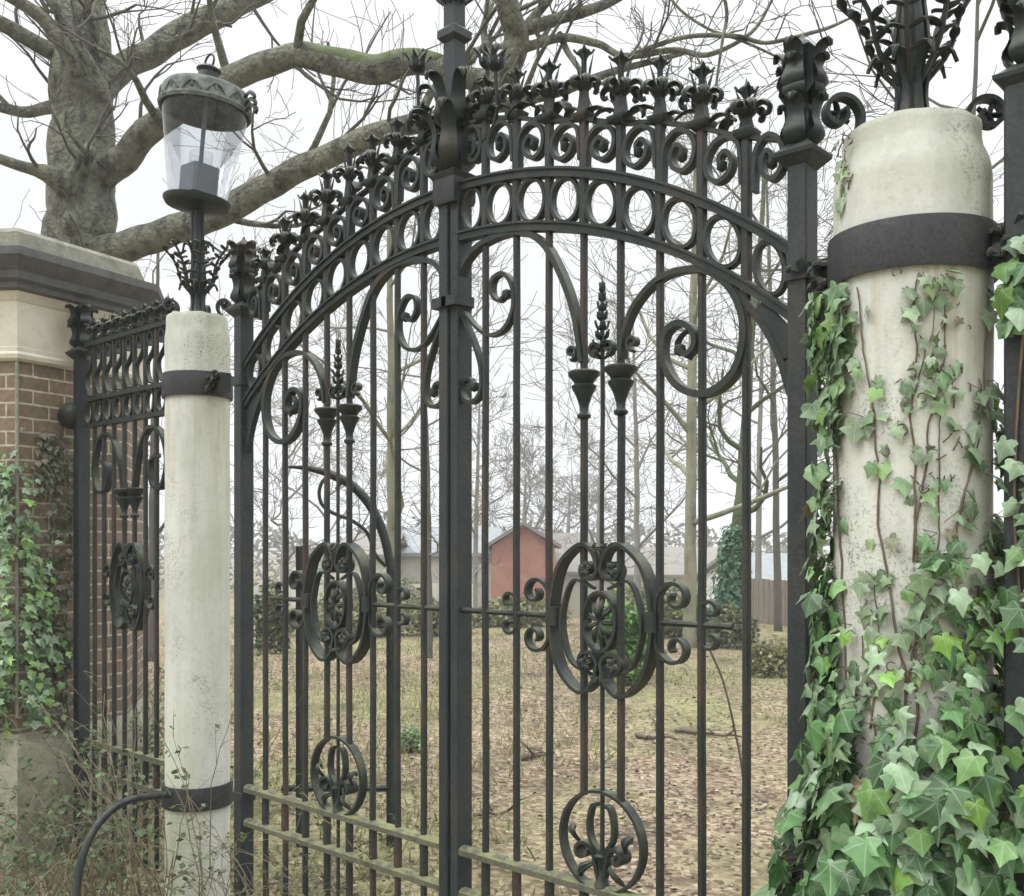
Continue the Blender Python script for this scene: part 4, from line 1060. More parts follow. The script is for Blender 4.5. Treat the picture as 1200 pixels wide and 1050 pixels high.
for _px, _Z, _w, _top, _ln, _sd, _lab in (
        (384, 30, 7, 430, -5, 101, 'thin leafless tree far behind the cups of the far gate leaf'),
        (556, 34, 7, 470, 6, 102, 'leafless tree rising just right of the central stile beyond the grass'),
        (748, 27, 8, 380, -6, 103, 'many branched leafless tree behind the great scroll of the near leaf'),
        (700, 40, 7, 500, 4, 104, 'faint leafless tree above the leafy spike bar of the near leaf'),
        (888, 26, 8, 330, 6, 105, 'forked leafless tree right of the ivied trunk'),
        (332, 32, 8, 440, 4, 106, 'leafless tree just right of the far hinge stile')):
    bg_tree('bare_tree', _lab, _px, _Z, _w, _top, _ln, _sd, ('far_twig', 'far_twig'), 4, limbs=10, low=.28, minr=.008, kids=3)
def far_wood():
    rr = random.Random(77); b = MB()
    for _ in range(13000):
        px = rr.uniform(-500, 1700); Z = rr.uniform(70, 95); p = W(px, 637, Z)
        top = 2.2 + 2.2 * noise.noise(Vector((px * .012, 0, 0))) + 1.2 * noise.noise(Vector((px * .05, 3, 0)))
        p.z = -2.3 + (top + 2.3) * (1 - rr.random() ** 1.6)
        c = rr.choice([(.16, .15, .12), (.20, .18, .15), (.12, .13, .09), (.23, .22, .18)])
        small_leaf(b, p, (rr.gauss(0, .7), rr.gauss(0, .7), .6), (rr.gauss(0, 1), rr.gauss(0, 1), rr.gauss(0, 1)), rr.uniform(.4, .9), c, .22)
    tag(b.build('far_wood', 'green', None, None), 'low hazy line of bare woodland along the horizon', 'woodland', kind='stuff')

# ------------------------------------------------------------------ leaves
OUT = [(0, .02), (.10, -.10), (.26, -.17), (.44, -.12), (.36, .04), (.33, .15), (.48, .24), (.66, .36), (.44, .42), (.26, .46), (.17, .62), (.09, .82), (0, 1.02)]
OUT = OUT + [(-x, y) for x, y in OUT[-2:0:-1]]
OUTB = [(0, .0), (.14, -.14), (.32, -.16), (.46, -.05), (.44, .08), (.43, .18), (.52, .26), (.60, .36), (.44, .48), (.32, .56), (.22, .68), (.11, .84), (0, .98)]
OUTB = OUTB + [(-x, y) for x, y in OUTB[-2:0:-1]]
def ivy_leaf(b, pos, nrm, tip, size, col, rr):
    nrm = Vector(nrm).normalized(); tip = Vector(tip); tip = (tip - nrm * tip.dot(nrm)).normalized(); sd_ = tip.cross(nrm)
    fold = rr.uniform(.02, .45); droop = rr.uniform(-.1, .65); asx = rr.uniform(.8, 1.15); tw_ = rr.uniform(-.3, .3); sk = rr.uniform(-.18, .18); wv = rr.uniform(0, 6)
    lob = rr.uniform(-.35, 1.35)
    def pt(x, y, k=1):
        x2 = x * asx; z = -abs(x2) * fold - max(0, y) ** 2 * droop * .6 + tw_ * x2 + .03 * math.sin(7 * y + wv + x * 5)
        x2 += sk * max(0, y) ** 1.5
        return tuple(Vector(pos) + (sd_ * x2 + tip * y + nrm * z) * size)
    vs = [pt(0, .25)]; uv = [(0, .25)]
    for x, y in OUT: vs.append(pt(x * .5, .25 + (y - .25) * .5)); uv.append((x * .5, .25 + (y - .25) * .5))
    for (x, y), (ex, ey) in zip(OUT, OUTB):
        x, y = lerp(x, ex, lob), lerp(y, ey, lob)
        jx = x * rr.uniform(.93, 1.07); vs.append(pt(jx, y)); uv.append((x, y))
    n = len(OUT); fs = [(0, 1 + i, 1 + (i + 1) % n) for i in range(n)] + [(1 + i, 1 + n + i, 1 + n + (i + 1) % n, 1 + (i + 1) % n) for i in range(n)]
    b.add(vs, fs, col, uv)
def small_leaf(b, pos, nrm, tip, size, col, wd=.42):
    nrm = Vector(nrm).normalized(); tip = Vector(tip); tip = (tip - nrm * tip.dot(nrm)); tip = tip.normalized() if tip.length > 1e-4 else nrm.orthogonal().normalized(); sd_ = tip.cross(nrm); p = Vector(pos)
    vs = [p, p + (tip * .45 + sd_ * wd + nrm * .12) * size, p + (tip * .5 - nrm * .02) * size, p + (tip * .45 - sd_ * wd + nrm * .12) * size, p + (tip + nrm * .06) * size]
    b.add(vs, [(0, 1, 2), (0, 2, 3), (1, 4, 2), (2, 4, 3)], col)
IVYC = [(.075, .175, .055), (.11, .23, .085), (.16, .28, .125), (.045, .12, .035), (.23, .34, .19), (.09, .21, .065), (.05, .14, .035), (.14, .27, .08), (.27, .38, .24), (.21, .31, .16)]
def ivycol(rr, young=.08, pale=.0):
    if rr.random() < young: c = (.17, .33, .055)
    elif rr.random() < .010: c = (.19, .13, .07)
    else: c = rr.choice(IVYC)
    k = rr.uniform(.5, 1.25); c = tuple(v * k for v in c)
    if pale: c = tuple(lerp(v, q, pale) for v, q in zip(c, (.33, .38, .27)))
    return c

def column_ivy():
    rr = random.Random(3)
    root = thing('climbing_ivy', (RC[0], RC[1] - RC[2], 0), 'lush green ivy climbing the near cement column and spilling over its foot', 'ivy', None)
    lv = MB(); st = MB()
    x0, y0, r = RC; r0 = r
    camdir = math.atan2(CAM.y - y0, CAM.x - x0)     # angle that faces the camera
    def onc(u, z, off):                              # u -1..1 across the visible face, left to right
        a = camdir + u; rad = r + off
        return Vector((x0 + rad * math.cos(a), y0 + rad * math.sin(a), z)), Vector((math.cos(a), math.sin(a), 0))
    # u is the angle: positive = to the right in the picture
    def place(u, z, off, size, young=.08, out=0, pale=0, tilt=.55):
        if EYE + .70 < z < EYE + .90: return
        p, n = onc(u, z, off)
        nn = n + Vector((rr.gauss(0, .35), rr.gauss(0, .35), rr.uniform(.0, 1.0) * tilt))
        tip = Vector((rr.gauss(0, .35), rr.gauss(0, .35), -1))
        tipd = tip
        pb = p - tip * size * .3
        ivy_leaf(lv, pb, nn, tipd, size, ivycol(rr, young, pale), rr)
        if off > .012: st.tube([pb, pb - n * min(off, .04) * .5 + Vector((rr.gauss(0, .008), rr.gauss(0, .008), .012)), pb - n * min(off, .06) + Vector((rr.gauss(0, .02), rr.gauss(0, .02), rr.uniform(-.02, .03)))], [.0013, .0014, .0016], 3, caps=False)
    # how densely the ivy covers: by height above ground and angle
    def dens(u, z):
        v = (z - .0)
        # boundary height by angle: high on the right, lower left of centre
        right = max(0, min(1, (u + .2) / 1.2))
        top = 1.50 + .42 * right
        if u < -.8: top = max(top, 1.5 + .3 * (-u - .8))
        d = max(0, min(1, (top - v) / .32))
        return d
    cnt = 0
    for _ in range(11500):
        z = rr.uniform(GZ, 2.1); u = rr.uniform(-PI, PI)
        if abs(u) > 1.75 and z > 1.6: continue
        d = dens(max(-1.5, min(1.5, u)), z)
        clump = .5 + .9 * noise.noise(Vector((u * 2.6, z * 4.2, 1.3)))
        if z < .95: clump = max(clump, .62)
        if rr.random() > d * clump * (.62 if z < 1.0 else .5): continue
        low = max(0, 1.15 - z)
        off = rr.uniform(.008, .03) + rr.random() ** 1.5 * (.05 + low * .20)
        s = rr.uniform(.032, .068) if z > 1.15 else rr.uniform(.045, .10) * (1.15 if rr.random() < .15 else 1)
        place(u, z, off, s, young=.10 if u > .3 else .04, tilt=.9)
        cnt += 1
    # leafy strand up the left edge, beside the gate stile
    for _ in range(420):
        z = rr.uniform(.4, EYE + .83); u = -1.35 + .25 * noise.noise(Vector((z * 3, 0, 0))) + rr.gauss(0, .14)
        k = .3 + noise.noise(Vector((z * 5, 7, 0)))*1.2 + (.5 if z > EYE + .35 else 0)
        if rr.random() > .35 + k: continue
        place(u, z, rr.uniform(.005, .07), rr.uniform(.04, .07), young=.05, tilt=.4, pale=.12 if z > EYE + .4 else .05)
    # wide bushy patch high on the left, under the band
    for _ in range(70):
        z = rr.uniform(EYE + .28, EYE + .80); u = -1.02 + rr.gauss(0, .13)
        place(u, z, rr.uniform(.005, .04), rr.uniform(.05, .08), pale=.15)
    # strand up the right edge
    for _ in range(200):
        z = rr.uniform(.5, EYE + .75); u = 1.4 + rr.gauss(0, .12)
        if noise.noise(Vector((z * 5, 3, 3))) < -.1: continue
        place(u, z, rr.uniform(.005, .09), rr.uniform(.04, .07))
    # stems and the thin strands over bare cement
    def stem(ctrl, rad=.005, leaves=0, ls=.04, dead=0):
        rad *= .75; c = crom(ctrl, 10); pts = []; ph = rr.uniform(0, 50)
        for i, (u, z) in enumerate(c):
            if EYE + .72 < z < EYE + .88: continue
            p, n = onc(u + .07 * noise.noise(Vector((ph, z * 7, 2))) + .03 * noise.noise(Vector((ph, z * 21, 2))), z, .004); pts.append(p)
        m = len(pts); st.tube(pts, [lerp(rad, rad * .45, i / m) for i in range(m)], 5)
        for i in range(leaves):
            u, z = c[rr.randrange(m)]; u += rr.choice((-1, 1)) * rr.uniform(.04, .17)
            p, n = onc(u, z, .01)
            if rr.random() < dead:       # curled dry tendrils
                q = Vector(p); pp = [q]; an = rr.uniform(0, 6)
                t1 = Vector((-n.y, n.x, 0))
                for j in range(7): an += .7; pp.append(pp[-1] + (t1 * math.cos(an) + Vector((0, 0, math.sin(an)))) * .008 + n * .001)
                st.tube(pp, .0022, 4)
            else: place(u, z, rr.uniform(.006, .02), ls * rr.uniform(.6, 1.2), pale=rr.uniform(.1, .5))
        return c
    stem([(.0, .7), (-.12, 1.0), (-.08, 1.25), (-.35, 1.6), (-.42, 1.85), (-.6, EYE + .55), (-.75, EYE + .8)], .006, 30, .045, .35)
    stem([(.1, .6), (.03, 1.1), (.08, 1.5), (.02, 1.9), (.05, EYE + .5), (.02, EYE + .77)], .006, 38, .045, .3)
    stem([(.03, 1.55), (.25, 1.95), (.42, 2.1), (.36, EYE + .67)], .004, 16, .04, .1)
    stem([(.05, EYE + .4), (.22, EYE + .55), (.3, EYE + .7)], .003, 16, .045, .1)
    stem([(-.08, 1.2), (.2, 1.45), (.5, 1.6), (.8, 1.85), (1.1, 2.2)], .006, 20, .05)
    stem([(.3, .2), (.4, .7), (.75, 1.2), (.9, 1.5)], .007, 20, .06)
    stem([(-.5, .3), (-.62, .8), (-.8, 1.1), (-1.0, 1.5), (-1.2, 2.0), (-1.25, EYE + .7)], .006, 20, .05)
    stem([(-.2, .2), (-.25, .8), (-.5, 1.15), (-.62, 1.35)], .005, 10, .05)
    stem([(.15, 1.35), (.3, 1.6), (.32, 1.85), (.5, 2.05)], .004, 22, .05)
    stem([(.5, 1.5), (.62, 1.7), (.85, 1.85), (.95, 2.0)], .004, 14, .05)
    stem([(-.5, 1.1), (-.4, 1.3), (-.45, 1.5)], .004, 22, .05)
    # dead aerial roots left on the upper right cement
    for _ in range(60):
        z = rr.uniform(EYE + .88 + .1, EYE + 1.15) if rr.random() < .25 else rr.uniform(1.75, EYE + .7)
        u = rr.gauss(-.95, .08) if z > EYE + .9 else rr.gauss(.35, .2)
        p, n = onc(u, z, .003); t1 = Vector((-n.y, n.x, 0)); q = p + t1 * rr.gauss(0, .012) + Vector((0, 0, rr.gauss(0, .02)))
        st.tube([p, (p + q) / 2 + n * .004, q], .002, 4)
    for _ in range(10):
        z = rr.uniform(EYE + .93, EYE + 1.12); place(rr.gauss(-.98, .08), z, .008, rr.uniform(.03, .05), pale=.55)
    lv.build('leaves', 'ivy', root, None); st.build('stems', 'ivy_stem', root, None)
    # skirt of ivy on the ground
    lv2 = MB(); root2 = thing('ground_ivy', (RC[0] - .1, RC[1] - .45, 0), 'low mound of paler ivy spreading on the ground at the foot of the near column', 'ivy')
    for _ in range(1500):
        a = rr.uniform(0, 2 * PI); d = abs(rr.gauss(0, .36)); x = RC[0] - .02 + math.cos(a) * d * 1.0; y = -.25 + math.sin(a) * d * .9
        h = max(.02, .62 * math.exp(-(d / .42) ** 2)) ; z = rr.uniform(.35, 1) * h + .02
        n = Vector((math.cos(a) * .7, math.sin(a) * .7, .9)) + Vector((rr.gauss(0, .3), rr.gauss(0, .3), 0))
        ivy_leaf(lv2, (x, y, z), n, (math.cos(a) + rr.gauss(0, .5), math.sin(a) + rr.gauss(0, .5), -.9), rr.uniform(.05, .085), ivycol(rr, .03, rr.uniform(0, .4)), rr)
    lv2.build('leaves', 'ivy', root2, None)
column_ivy()

def post_ivy():
    rr = random.Random(31); lv = MB()
    root = thing('climbing_ivy', (2.2, -.08, 0), 'sparse ivy sprigs clinging to the iron post at the right edge', 'ivy')
    for _ in range(70):
        z = rr.choice((rr.uniform(.5, 1.4), rr.uniform(1.3, 1.9), rr.uniform(EYE + .55, EYE + .8)))
        x = rr.uniform(2.12, 2.24); y = -.07 - rr.random() * .05
        ivy_leaf(lv, (x, y, z), (rr.gauss(.2, .4), -1, rr.uniform(0, .8)), (rr.gauss(0, .4), 0, -1), rr.uniform(.045, .075), ivycol(rr), rr)
    lv.build('leaves', 'ivy', root, None)
    st = MB(); st.tube(crom([(2.15, -.07, .3), (2.19, -.075, 1.0), (2.14, -.07, 1.7), (2.18, -.075, 2.4)], 8), .004, 5); st.build('stems', 'ivy_stem', root, None)
post_ivy()
far_wood()

def pier_ivy():
    rr = random.Random(9)
    root = thing('climbing_ivy', (PF[0].x, PF[0].y, 0), 'small leaved green ivy strands climbing the brick pier', 'ivy')
    A, B, D = PF[0], PF[1], PF[4]
    e = (B - A).normalized(); n = Vector((e.y, -e.x, 0)); 
    if n.dot(CAM - A) < 0: n = -n
    e2 = (D - A).normalized(); n2 = Vector((e2.y, -e2.x, 0))
    if n2.dot(CAM - A) < 0: n2 = -n2
    lv = MB(); st = MB()
    def pt(u, off):
        return (A + e * u + n * off, n) if u >= 0 else (A + e2 * (-u) + n2 * off, n2)
    def strand(ctrl, num, spread, s0, s1, pale, young):
        c = crom(ctrl, 10); pts = [pt(u, .012)[0] + Vector((0, 0, z)) for u, z in c]; st.tube(pts, .006, 4)
        for _ in range(num):
            u, z = rr.choice(c); k = 1 + max(0, 1.1 - z) * 1.4
            u2 = u + rr.gauss(0, spread * k); p, nn = pt(u2, rr.uniform(.015, .05 + .06 * k))
            ivy_leaf(lv, p + Vector((0, 0, z + rr.gauss(0, .05))), nn + Vector((rr.gauss(0, .3), rr.gauss(0, .3), rr.uniform(.2, 1))), (rr.gauss(0, .4), rr.gauss(0, .4), -1), rr.uniform(s0, s1), ivycol(rr, young, pale), rr)
    strand([(-.10, .6), (-.03, 1.0), (.02, 1.4), (-.04, 1.8), (-.06, 2.05)], 400, .045, .035, .06, .22, .25)
    strand([(-.05, .5), (.12, .8), (.10, 1.2), (.06, 1.6)], 190, .055, .04, .07, .1, .3)
    strand([(-.4, .5), (-.3, .8), (-.2, 1.0), (-.22, 1.5), (-.18, 2.0)], 170, .07, .04, .07, .12, .2)
    # browner strands nearer the railing
    def brown(ctrl, num, spread):
        c = crom(ctrl, 10); st.tube([pt(u, .01)[0] + Vector((0, 0, z)) for u, z in c], .007, 4)
        for _ in range(num):
            u, z = rr.choice(c); p, nn = pt(u + rr.gauss(0, spread), rr.uniform(.01, .04)); k = rr.uniform(.7, 1.2)
            ivy_leaf(lv, p + Vector((0, 0, z + rr.gauss(0, .04))), nn + Vector((rr.gauss(0, .4), rr.gauss(0, .4), rr.uniform(.1, .8))), (rr.gauss(0, .5), rr.gauss(0, .5), -1), rr.uniform(.03, .05), rr.choice([(.10 * k, .11 * k, .06 * k), (.14 * k, .12 * k, .075 * k), (.08 * k, .10 * k, .05 * k)]), rr)
    brown([(.25, .3), (.28, .9), (.22, 1.4), (.27, 1.9), (.24, 2.25)], 240, .05)
    brown([(.36, .4), (.33, 1.0), (.38, 1.6), (.35, 2.2)], 150, .05)
    brown([(.15, 1.9), (.2, 2.1), (.12, 2.25)], 60, .05)
    lv.build('leaves', 'ivy', root, None); st.build('stems', 'vine', root, None)
pier_ivy()

def trunk_ivy():
    rr = random.Random(17); lv = MB(); pts = IV[1]
    root = thing('climbing_ivy', IV[0].location, 'dense dark ivy wrapped round the lower trunk of the leaning tree', 'ivy')
    for _ in range(3000):
        k = rr.random() * .36 * (len(pts) - 2); i = int(k); p = Vector(pts[i][:3]).lerp(Vector(pts[i + 1][:3]), k - i)
        a = rr.uniform(0, 2 * PI); d = Vector((math.cos(a), math.sin(a), rr.uniform(-.3, .5))); rad = (pts[i][3] + rr.random() * (.34 - .55 * k / len(pts))) * (1 + .3 * noise.noise(Vector((a, k * .6, 0))))
        c = rr.choice([(.05, .13, .06), (.07, .17, .075), (.04, .10, .05), (.11, .22, .11)])
        small_leaf(lv, p + d * rad, d + Vector((0, 0, .4)), (rr.gauss(0, .5), rr.gauss(0, .5), -1), rr.uniform(.06, .12), c, .45)
    lv.build('leaves', 'green', root, None)
trunk_ivy()

# ------------------------------------------------------------------ undergrowth, litter, sticks
def litter():
    rr = random.Random(5); b = MB()
    cols = [(.22, .165, .12), (.16, .115, .085), (.30, .25, .185), (.12, .085, .062), (.36, .31, .24), (.20, .135, .10), (.25, .19, .14), (.19, .18, .10)]
    for _ in range(48000):
        Z = 3.2 + 17 * rr.random() ** 1.5; px = rr.uniform(-150, 1350)
        p = W(px, 637, Z); z = ground_z(p.x, p.y)
        dn = noise.noise(Vector((p.x * .55, p.y * .55, 11))) + .5 * noise.noise(Vector((p.x * 1.7, p.y * 1.7, 2)))
        if dn < -.12 + .18 * (px < 640) + rr.gauss(0, .12) and rr.random() < .8: continue
        c = rr.choice(cols); k = rr.uniform(.6, 1.15); c = tuple(v * k for v in c)
        small_leaf(b, (p.x, p.y, z + rr.uniform(.002, .02)), (rr.gauss(0, .45), rr.gauss(0, .45), 1), (rr.gauss(0, 1), rr.gauss(0, 1), rr.uniform(-.1, .3)), rr.uniform(.022, .052), c, rr.uniform(.25, .5))
    tag(b.build('leaf_litter', 'litter', None, None), 'brown fallen leaves strewn over the ground behind the gate', 'leaf litter', kind='stuff')
    b = MB()
    for _ in range(34000):
        Z = 4.5 + 22 * rr.random() ** 1.2; px = rr.uniform(-100, 1300); p = W(px, 637, Z)
        if noise.noise(Vector((p.x * .45, p.y * .45, 4))) + .25 * (Z > 13) + .35 * (px < 700) < .26 + rr.gauss(0, .1): continue
        z = ground_z(p.x, p.y); h = rr.uniform(.04, .13); a = rr.uniform(0, 6.28); d = Vector((math.cos(a), math.sin(a), 0)); q = Vector((p.x, p.y, z)); ln = Vector((rr.gauss(0, .4), rr.gauss(0, .4), 0)) * h
        c = rr.choice([(.15, .18, .06), (.22, .23, .09), (.28, .26, .13), (.12, .15, .05), (.33, .30, .17)])
        b.add([q - d * .006, q + d * .006, q + ln * .5 + d * .004 + Vector((0, 0, h * .6)), q + ln + Vector((0, 0, h))], [(0, 1, 2), (0, 2, 3)], c)
    tag(b.build('grass_tufts', 'green', None, None), 'patchy short grass among the fallen leaves', 'grass', kind='stuff')
litter()

def sticks():
    rr = random.Random(8)
    for (x0, x1, Z0, Z1, w_, lab) in ((742, 790, 10.3, 10.0, .026, 'short dark fallen branch lying behind the third bar from the near hinge'),
                                 (792, 868, 10.5, 10.2, .024, 'long dark forked branch fallen among the leaves near the ivy clad column'),
                                 (612, 652, 9.2, 9.4, .026, 'broken branch lying on the grass right of the central stile'),
                                 (545, 606, 7.2, 7.5, .018, 'thin fallen branch low behind the central stile')):
        p = W(x0, 637, Z0); q = W(x1, 637, Z1); p.z = ground_z(p.x, p.y) + w_ * .7; q.z = ground_z(q.x, q.y) + w_ * 1.2
        pts = []
        for i in range(9):
            u = p.lerp(q, i / 8); pts.append(tuple(u + Vector((rr.gauss(0, .018), rr.gauss(0, .018), abs(rr.gauss(0, .012))))))
        cc = crom(pts, 3); n = len(cc); b = MB()
        b.tube(cc, [w_ * (1 - .65 * i / n) * rr.uniform(.85, 1.15) for i in range(n)], 7)
        for k in (8, 14, 19):
            o_ = Vector(cc[k]); d = Vector((rr.gauss(0, 1), rr.gauss(0, 1), rr.uniform(.1, .9))).normalized(); L2 = rr.uniform(.12, .35)
            b.tube([o_, o_ + d * L2 * .5 + Vector((0, 0, .02)), o_ + d * L2], [w_ * .5, w_ * .35, w_ * .12], 5)
        tag(b.build('fallen_branch', 'deadwood', None, None), lab, 'branch', 'fallen branches on the leaf litter')
    b = MB(); b.tube(crom([tuple(W(832, 762, 5.5)), tuple(W(848, 800, 5.5)), tuple(W(862, 860, 5.5)), tuple(W(870, 905, 5.5)), tuple(W(873, 960, 5.6))], 6), .006, 6)
    tag(b.build('dead_stem', 'deadwood', None, None), 'single thin dead stem leaning up behind the near gate leaf', 'twig')
sticks()

def bramble(name, label, spots, seed, n, hmin, hmax, leafp, cols, group=None, rad=.0035, spread=.35, lsize=(.02, .04)):
    rr = random.Random(seed); st = MB(); lv = MB()
    c = sum((Vector(s) for s in spots), Vector()) / len(spots)
    root = thing(name, (c.x, c.y, 0), label, 'shrub', group)
    for i in range(n):
        s = Vector(rr.choice(spots)) + Vector((rr.gauss(0, .12), rr.gauss(0, .12), 0)); s.z = GZ - .02
        h = rr.uniform(hmin, hmax); a = rr.uniform(0, 2 * PI); d = Vector((math.cos(a), math.sin(a), 0)); pts = [s]; v = Vector((d.x * .25, d.y * .25, 1))
        for j in range(9):
            v = (v + Vector((rr.gauss(0, .16), rr.gauss(0, .16), 0)) + d * spread * .16 + Vector((0, 0, -.035 * j * spread))).normalized(); pts.append(pts[-1] + v * h / 9)
        st.tube(pts, [lerp(rad, rad * .35, k / 9) for k in range(10)], 4)
        for j in range(2, 10):
            if rr.random() < .5:
                q = pts[j]; w1 = (v + Vector((rr.gauss(0, .8), rr.gauss(0, .8), rr.gauss(.1, .5)))).normalized(); e = q + w1 * rr.uniform(.05, .22)
                st.tube([q, (q + e) / 2 + Vector((0, 0, .01)), e], [rad * .5, rad * .4, rad * .25], 3)
                if rr.random() < leafp:
                    for m in range(3):
                        k = rr.uniform(.7, 1.2); cc = tuple(x * k for x in rr.choice(cols)); f = q.lerp(e, rr.uniform(.3, 1))
                        small_leaf(lv, f, (rr.gauss(0, .6), rr.gauss(0, .6), .8), (rr.gauss(0, 1), rr.gauss(0, 1), -.3), rr.uniform(*lsize), cc, .42)
    st.build('stems', 'vine', root, None)
    if lv.v: lv.build('leaves', 'green', root, None)
GC = [(.09, .15, .06), (.14, .19, .08), (.07, .11, .05)]
BC = [(.12, .12, .06), (.17, .15, .08), (.08, .10, .045)]
def gp(px, Z): p = W(px, 637, Z); return (p.x, p.y, 0)
bramble('bramble', 'tangled brown bramble with small leaves at the foot of the brick pier', [gp(x, z) for x, z in ((0, 5.6), (20, 5.7), (50, 5.8), (80, 5.8), (110, 5.7), (-30, 5.5), (60, 5.4), (20, 5.3))], 1, 52, .45, 1.15, .95, GC, 'tangled brambles along the gate', .0035, .5, (.03, .055))
bramble('bramble', 'thorny stems rising through the railing beside the bare column', [(-3.1, -.1, 0), (-2.8, .05, 0), (-2.5, -.12, 0), (-2.9, .15, 0), (-2.35, -.1, 0)], 2, 60, .6, 1.4, .8, GC, 'tangled brambles along the gate', .004, .45, (.025, .05))
bramble('bramble', 'leafy thorny stems growing up against the bare column', [(-1.83, -.22, 0), (-1.75, -.2, 0), (-1.95, -.24, 0), (-2.12, -.22, 0)], 3, 16, .8, 1.35, .9, GC, 'tangled brambles along the gate', .004, .25, (.025, .05))
bramble('bramble', 'dry twiggy brambles along the bottom rails of the far gate leaf', [(-1.45, -.08, 0), (-1.3, .05, 0), (-1.15, -.06, 0), (-.95, .1, 0), (-.7, .12, 0), (-.4, .1, 0)], 4, 60, .45, .95, .6, BC, 'tangled brambles along the gate', .003, .5)
bramble('bramble', 'low green leafed shoots behind the railing panel', [gp(150, 7), gp(120, 7.2), gp(180, 7), gp(140, 7.8), gp(165, 8.4), gp(178, 8.0)], 6, 80, .8, 1.5, .9, GC, 'tangled brambles along the gate', .004, .4, (.03, .055))

def bush(name, label, px, py0, Z, wpx, hpx, cols, seed, n=1800, ls=.09, cat='shrub', mats='green'):
    rr = random.Random(seed); q = W(px, 637, Z); gz = ground_z(q.x, q.y); root = thing(name, (q.x, q.y, gz), label, cat)
    rx = wpx / 2 * Z / 1200; H = EYE + (637 - py0) * Z / 1200 - gz
    b = MB(); st = MB()
    for _ in range(n):
        u = rr.uniform(-1, 1); v = rr.uniform(-1, 1)
        if u * u + v * v > 1: continue
        top = H * (.75 + .35 * noise.noise(Vector((u * 2 + seed, v * 2, 0)))) * math.sqrt(max(0, 1 - .7 * (u * u + v * v)))
        z = top * (1 - rr.random() ** 2 * .95); p = Vector((q.x, q.y, gz)) + RT * u * rx + FW * v * rx * .6 + Vector((0, 0, z))
        c = rr.choice(cols); k = rr.uniform(.7, 1.25)
        small_leaf(b, p, (rr.gauss(0, .7), rr.gauss(0, .7), .8), (rr.gauss(0, 1), rr.gauss(0, 1), rr.gauss(0, .5)), ls * rr.uniform(.6, 1.3), tuple(x * k for x in c), .35)
    for i in range(14):
        a = i * .9; st.tube([Vector((q.x, q.y, gz)) + RT * math.cos(a) * rx * .3, Vector((q.x, q.y, gz + H * .6)) + RT * math.cos(a) * rx * .7 + FW * math.sin(a) * rx * .4], [.012, .005], 4)
    b.build('foliage', mats, root, None); st.build('stems', 'vine', root, None)
LG = [(.13, .26, .05), (.17, .32, .07), (.09, .19, .045)]
YG = [(.22, .24, .10), (.30, .29, .14), (.16, .19, .07), (.25, .22, .13)]
DG = [(.05, .085, .045), (.07, .11, .05), (.09, .12, .07)]
bush('shrub', 'bright green broadleaf shrub seen through the middle cartouche', 728, 672, 14, 62, 90, LG, 1, 2600, .11)
bush('shrub', 'olive scrubby bush on the left of the red brick gable', 520, 684, 22, 70, 60, YG, 2, 2600, .12)
bush('shrub', 'straw coloured scrub below the red brick gable', 608, 694, 24, 120, 60, YG, 3, 3600, .12)
bush('shrub', 'low straw coloured scrub seen behind the far cartouche', 410, 690, 22, 150, 60, YG, 4, 3600, .12)
bush('shrub', 'straw coloured scrub around the foot of the greenish trunk', 800, 690, 21, 90, 60, YG, 5, 3000, .12)
bush('shrub', 'tiny pale leaved plant growing out of the litter behind the far leaf', 482, 847, 9.6, 30, 40, [(.30, .38, .22), (.2, .3, .12)], 6, 500, .05)
bush('evergreen_bush', 'dark green bushes behind the hinge stile of the far leaf', 318, 668, 18, 40, 80, DG + YG, 7, 1800, .12)
bush('conifer', 'small dark conifer top above the grey roof', 483, 594, 46, 30, 90, DG, 8, 1500, .28, cat='tree')
bush('shrub', 'dark bush at the foot of the ivied trunk', 858, 705, 19, 60, 60, YG + DG, 10, 1500, .10)
bush('shrub', 'brown green scrub hiding the foot of the grey roofed bungalow', 455, 668, 27, 120, 60, YG + DG, 12, 2600, .12)
bush('shrub', 'brown green scrub along the wall right of the cartouche', 772, 672, 28, 110, 60, YG + DG, 13, 2600, .12)
bush('shrub', 'straw coloured weeds before the board fence', 905, 742, 15, 60, 40, YG, 11, 1200, .09)

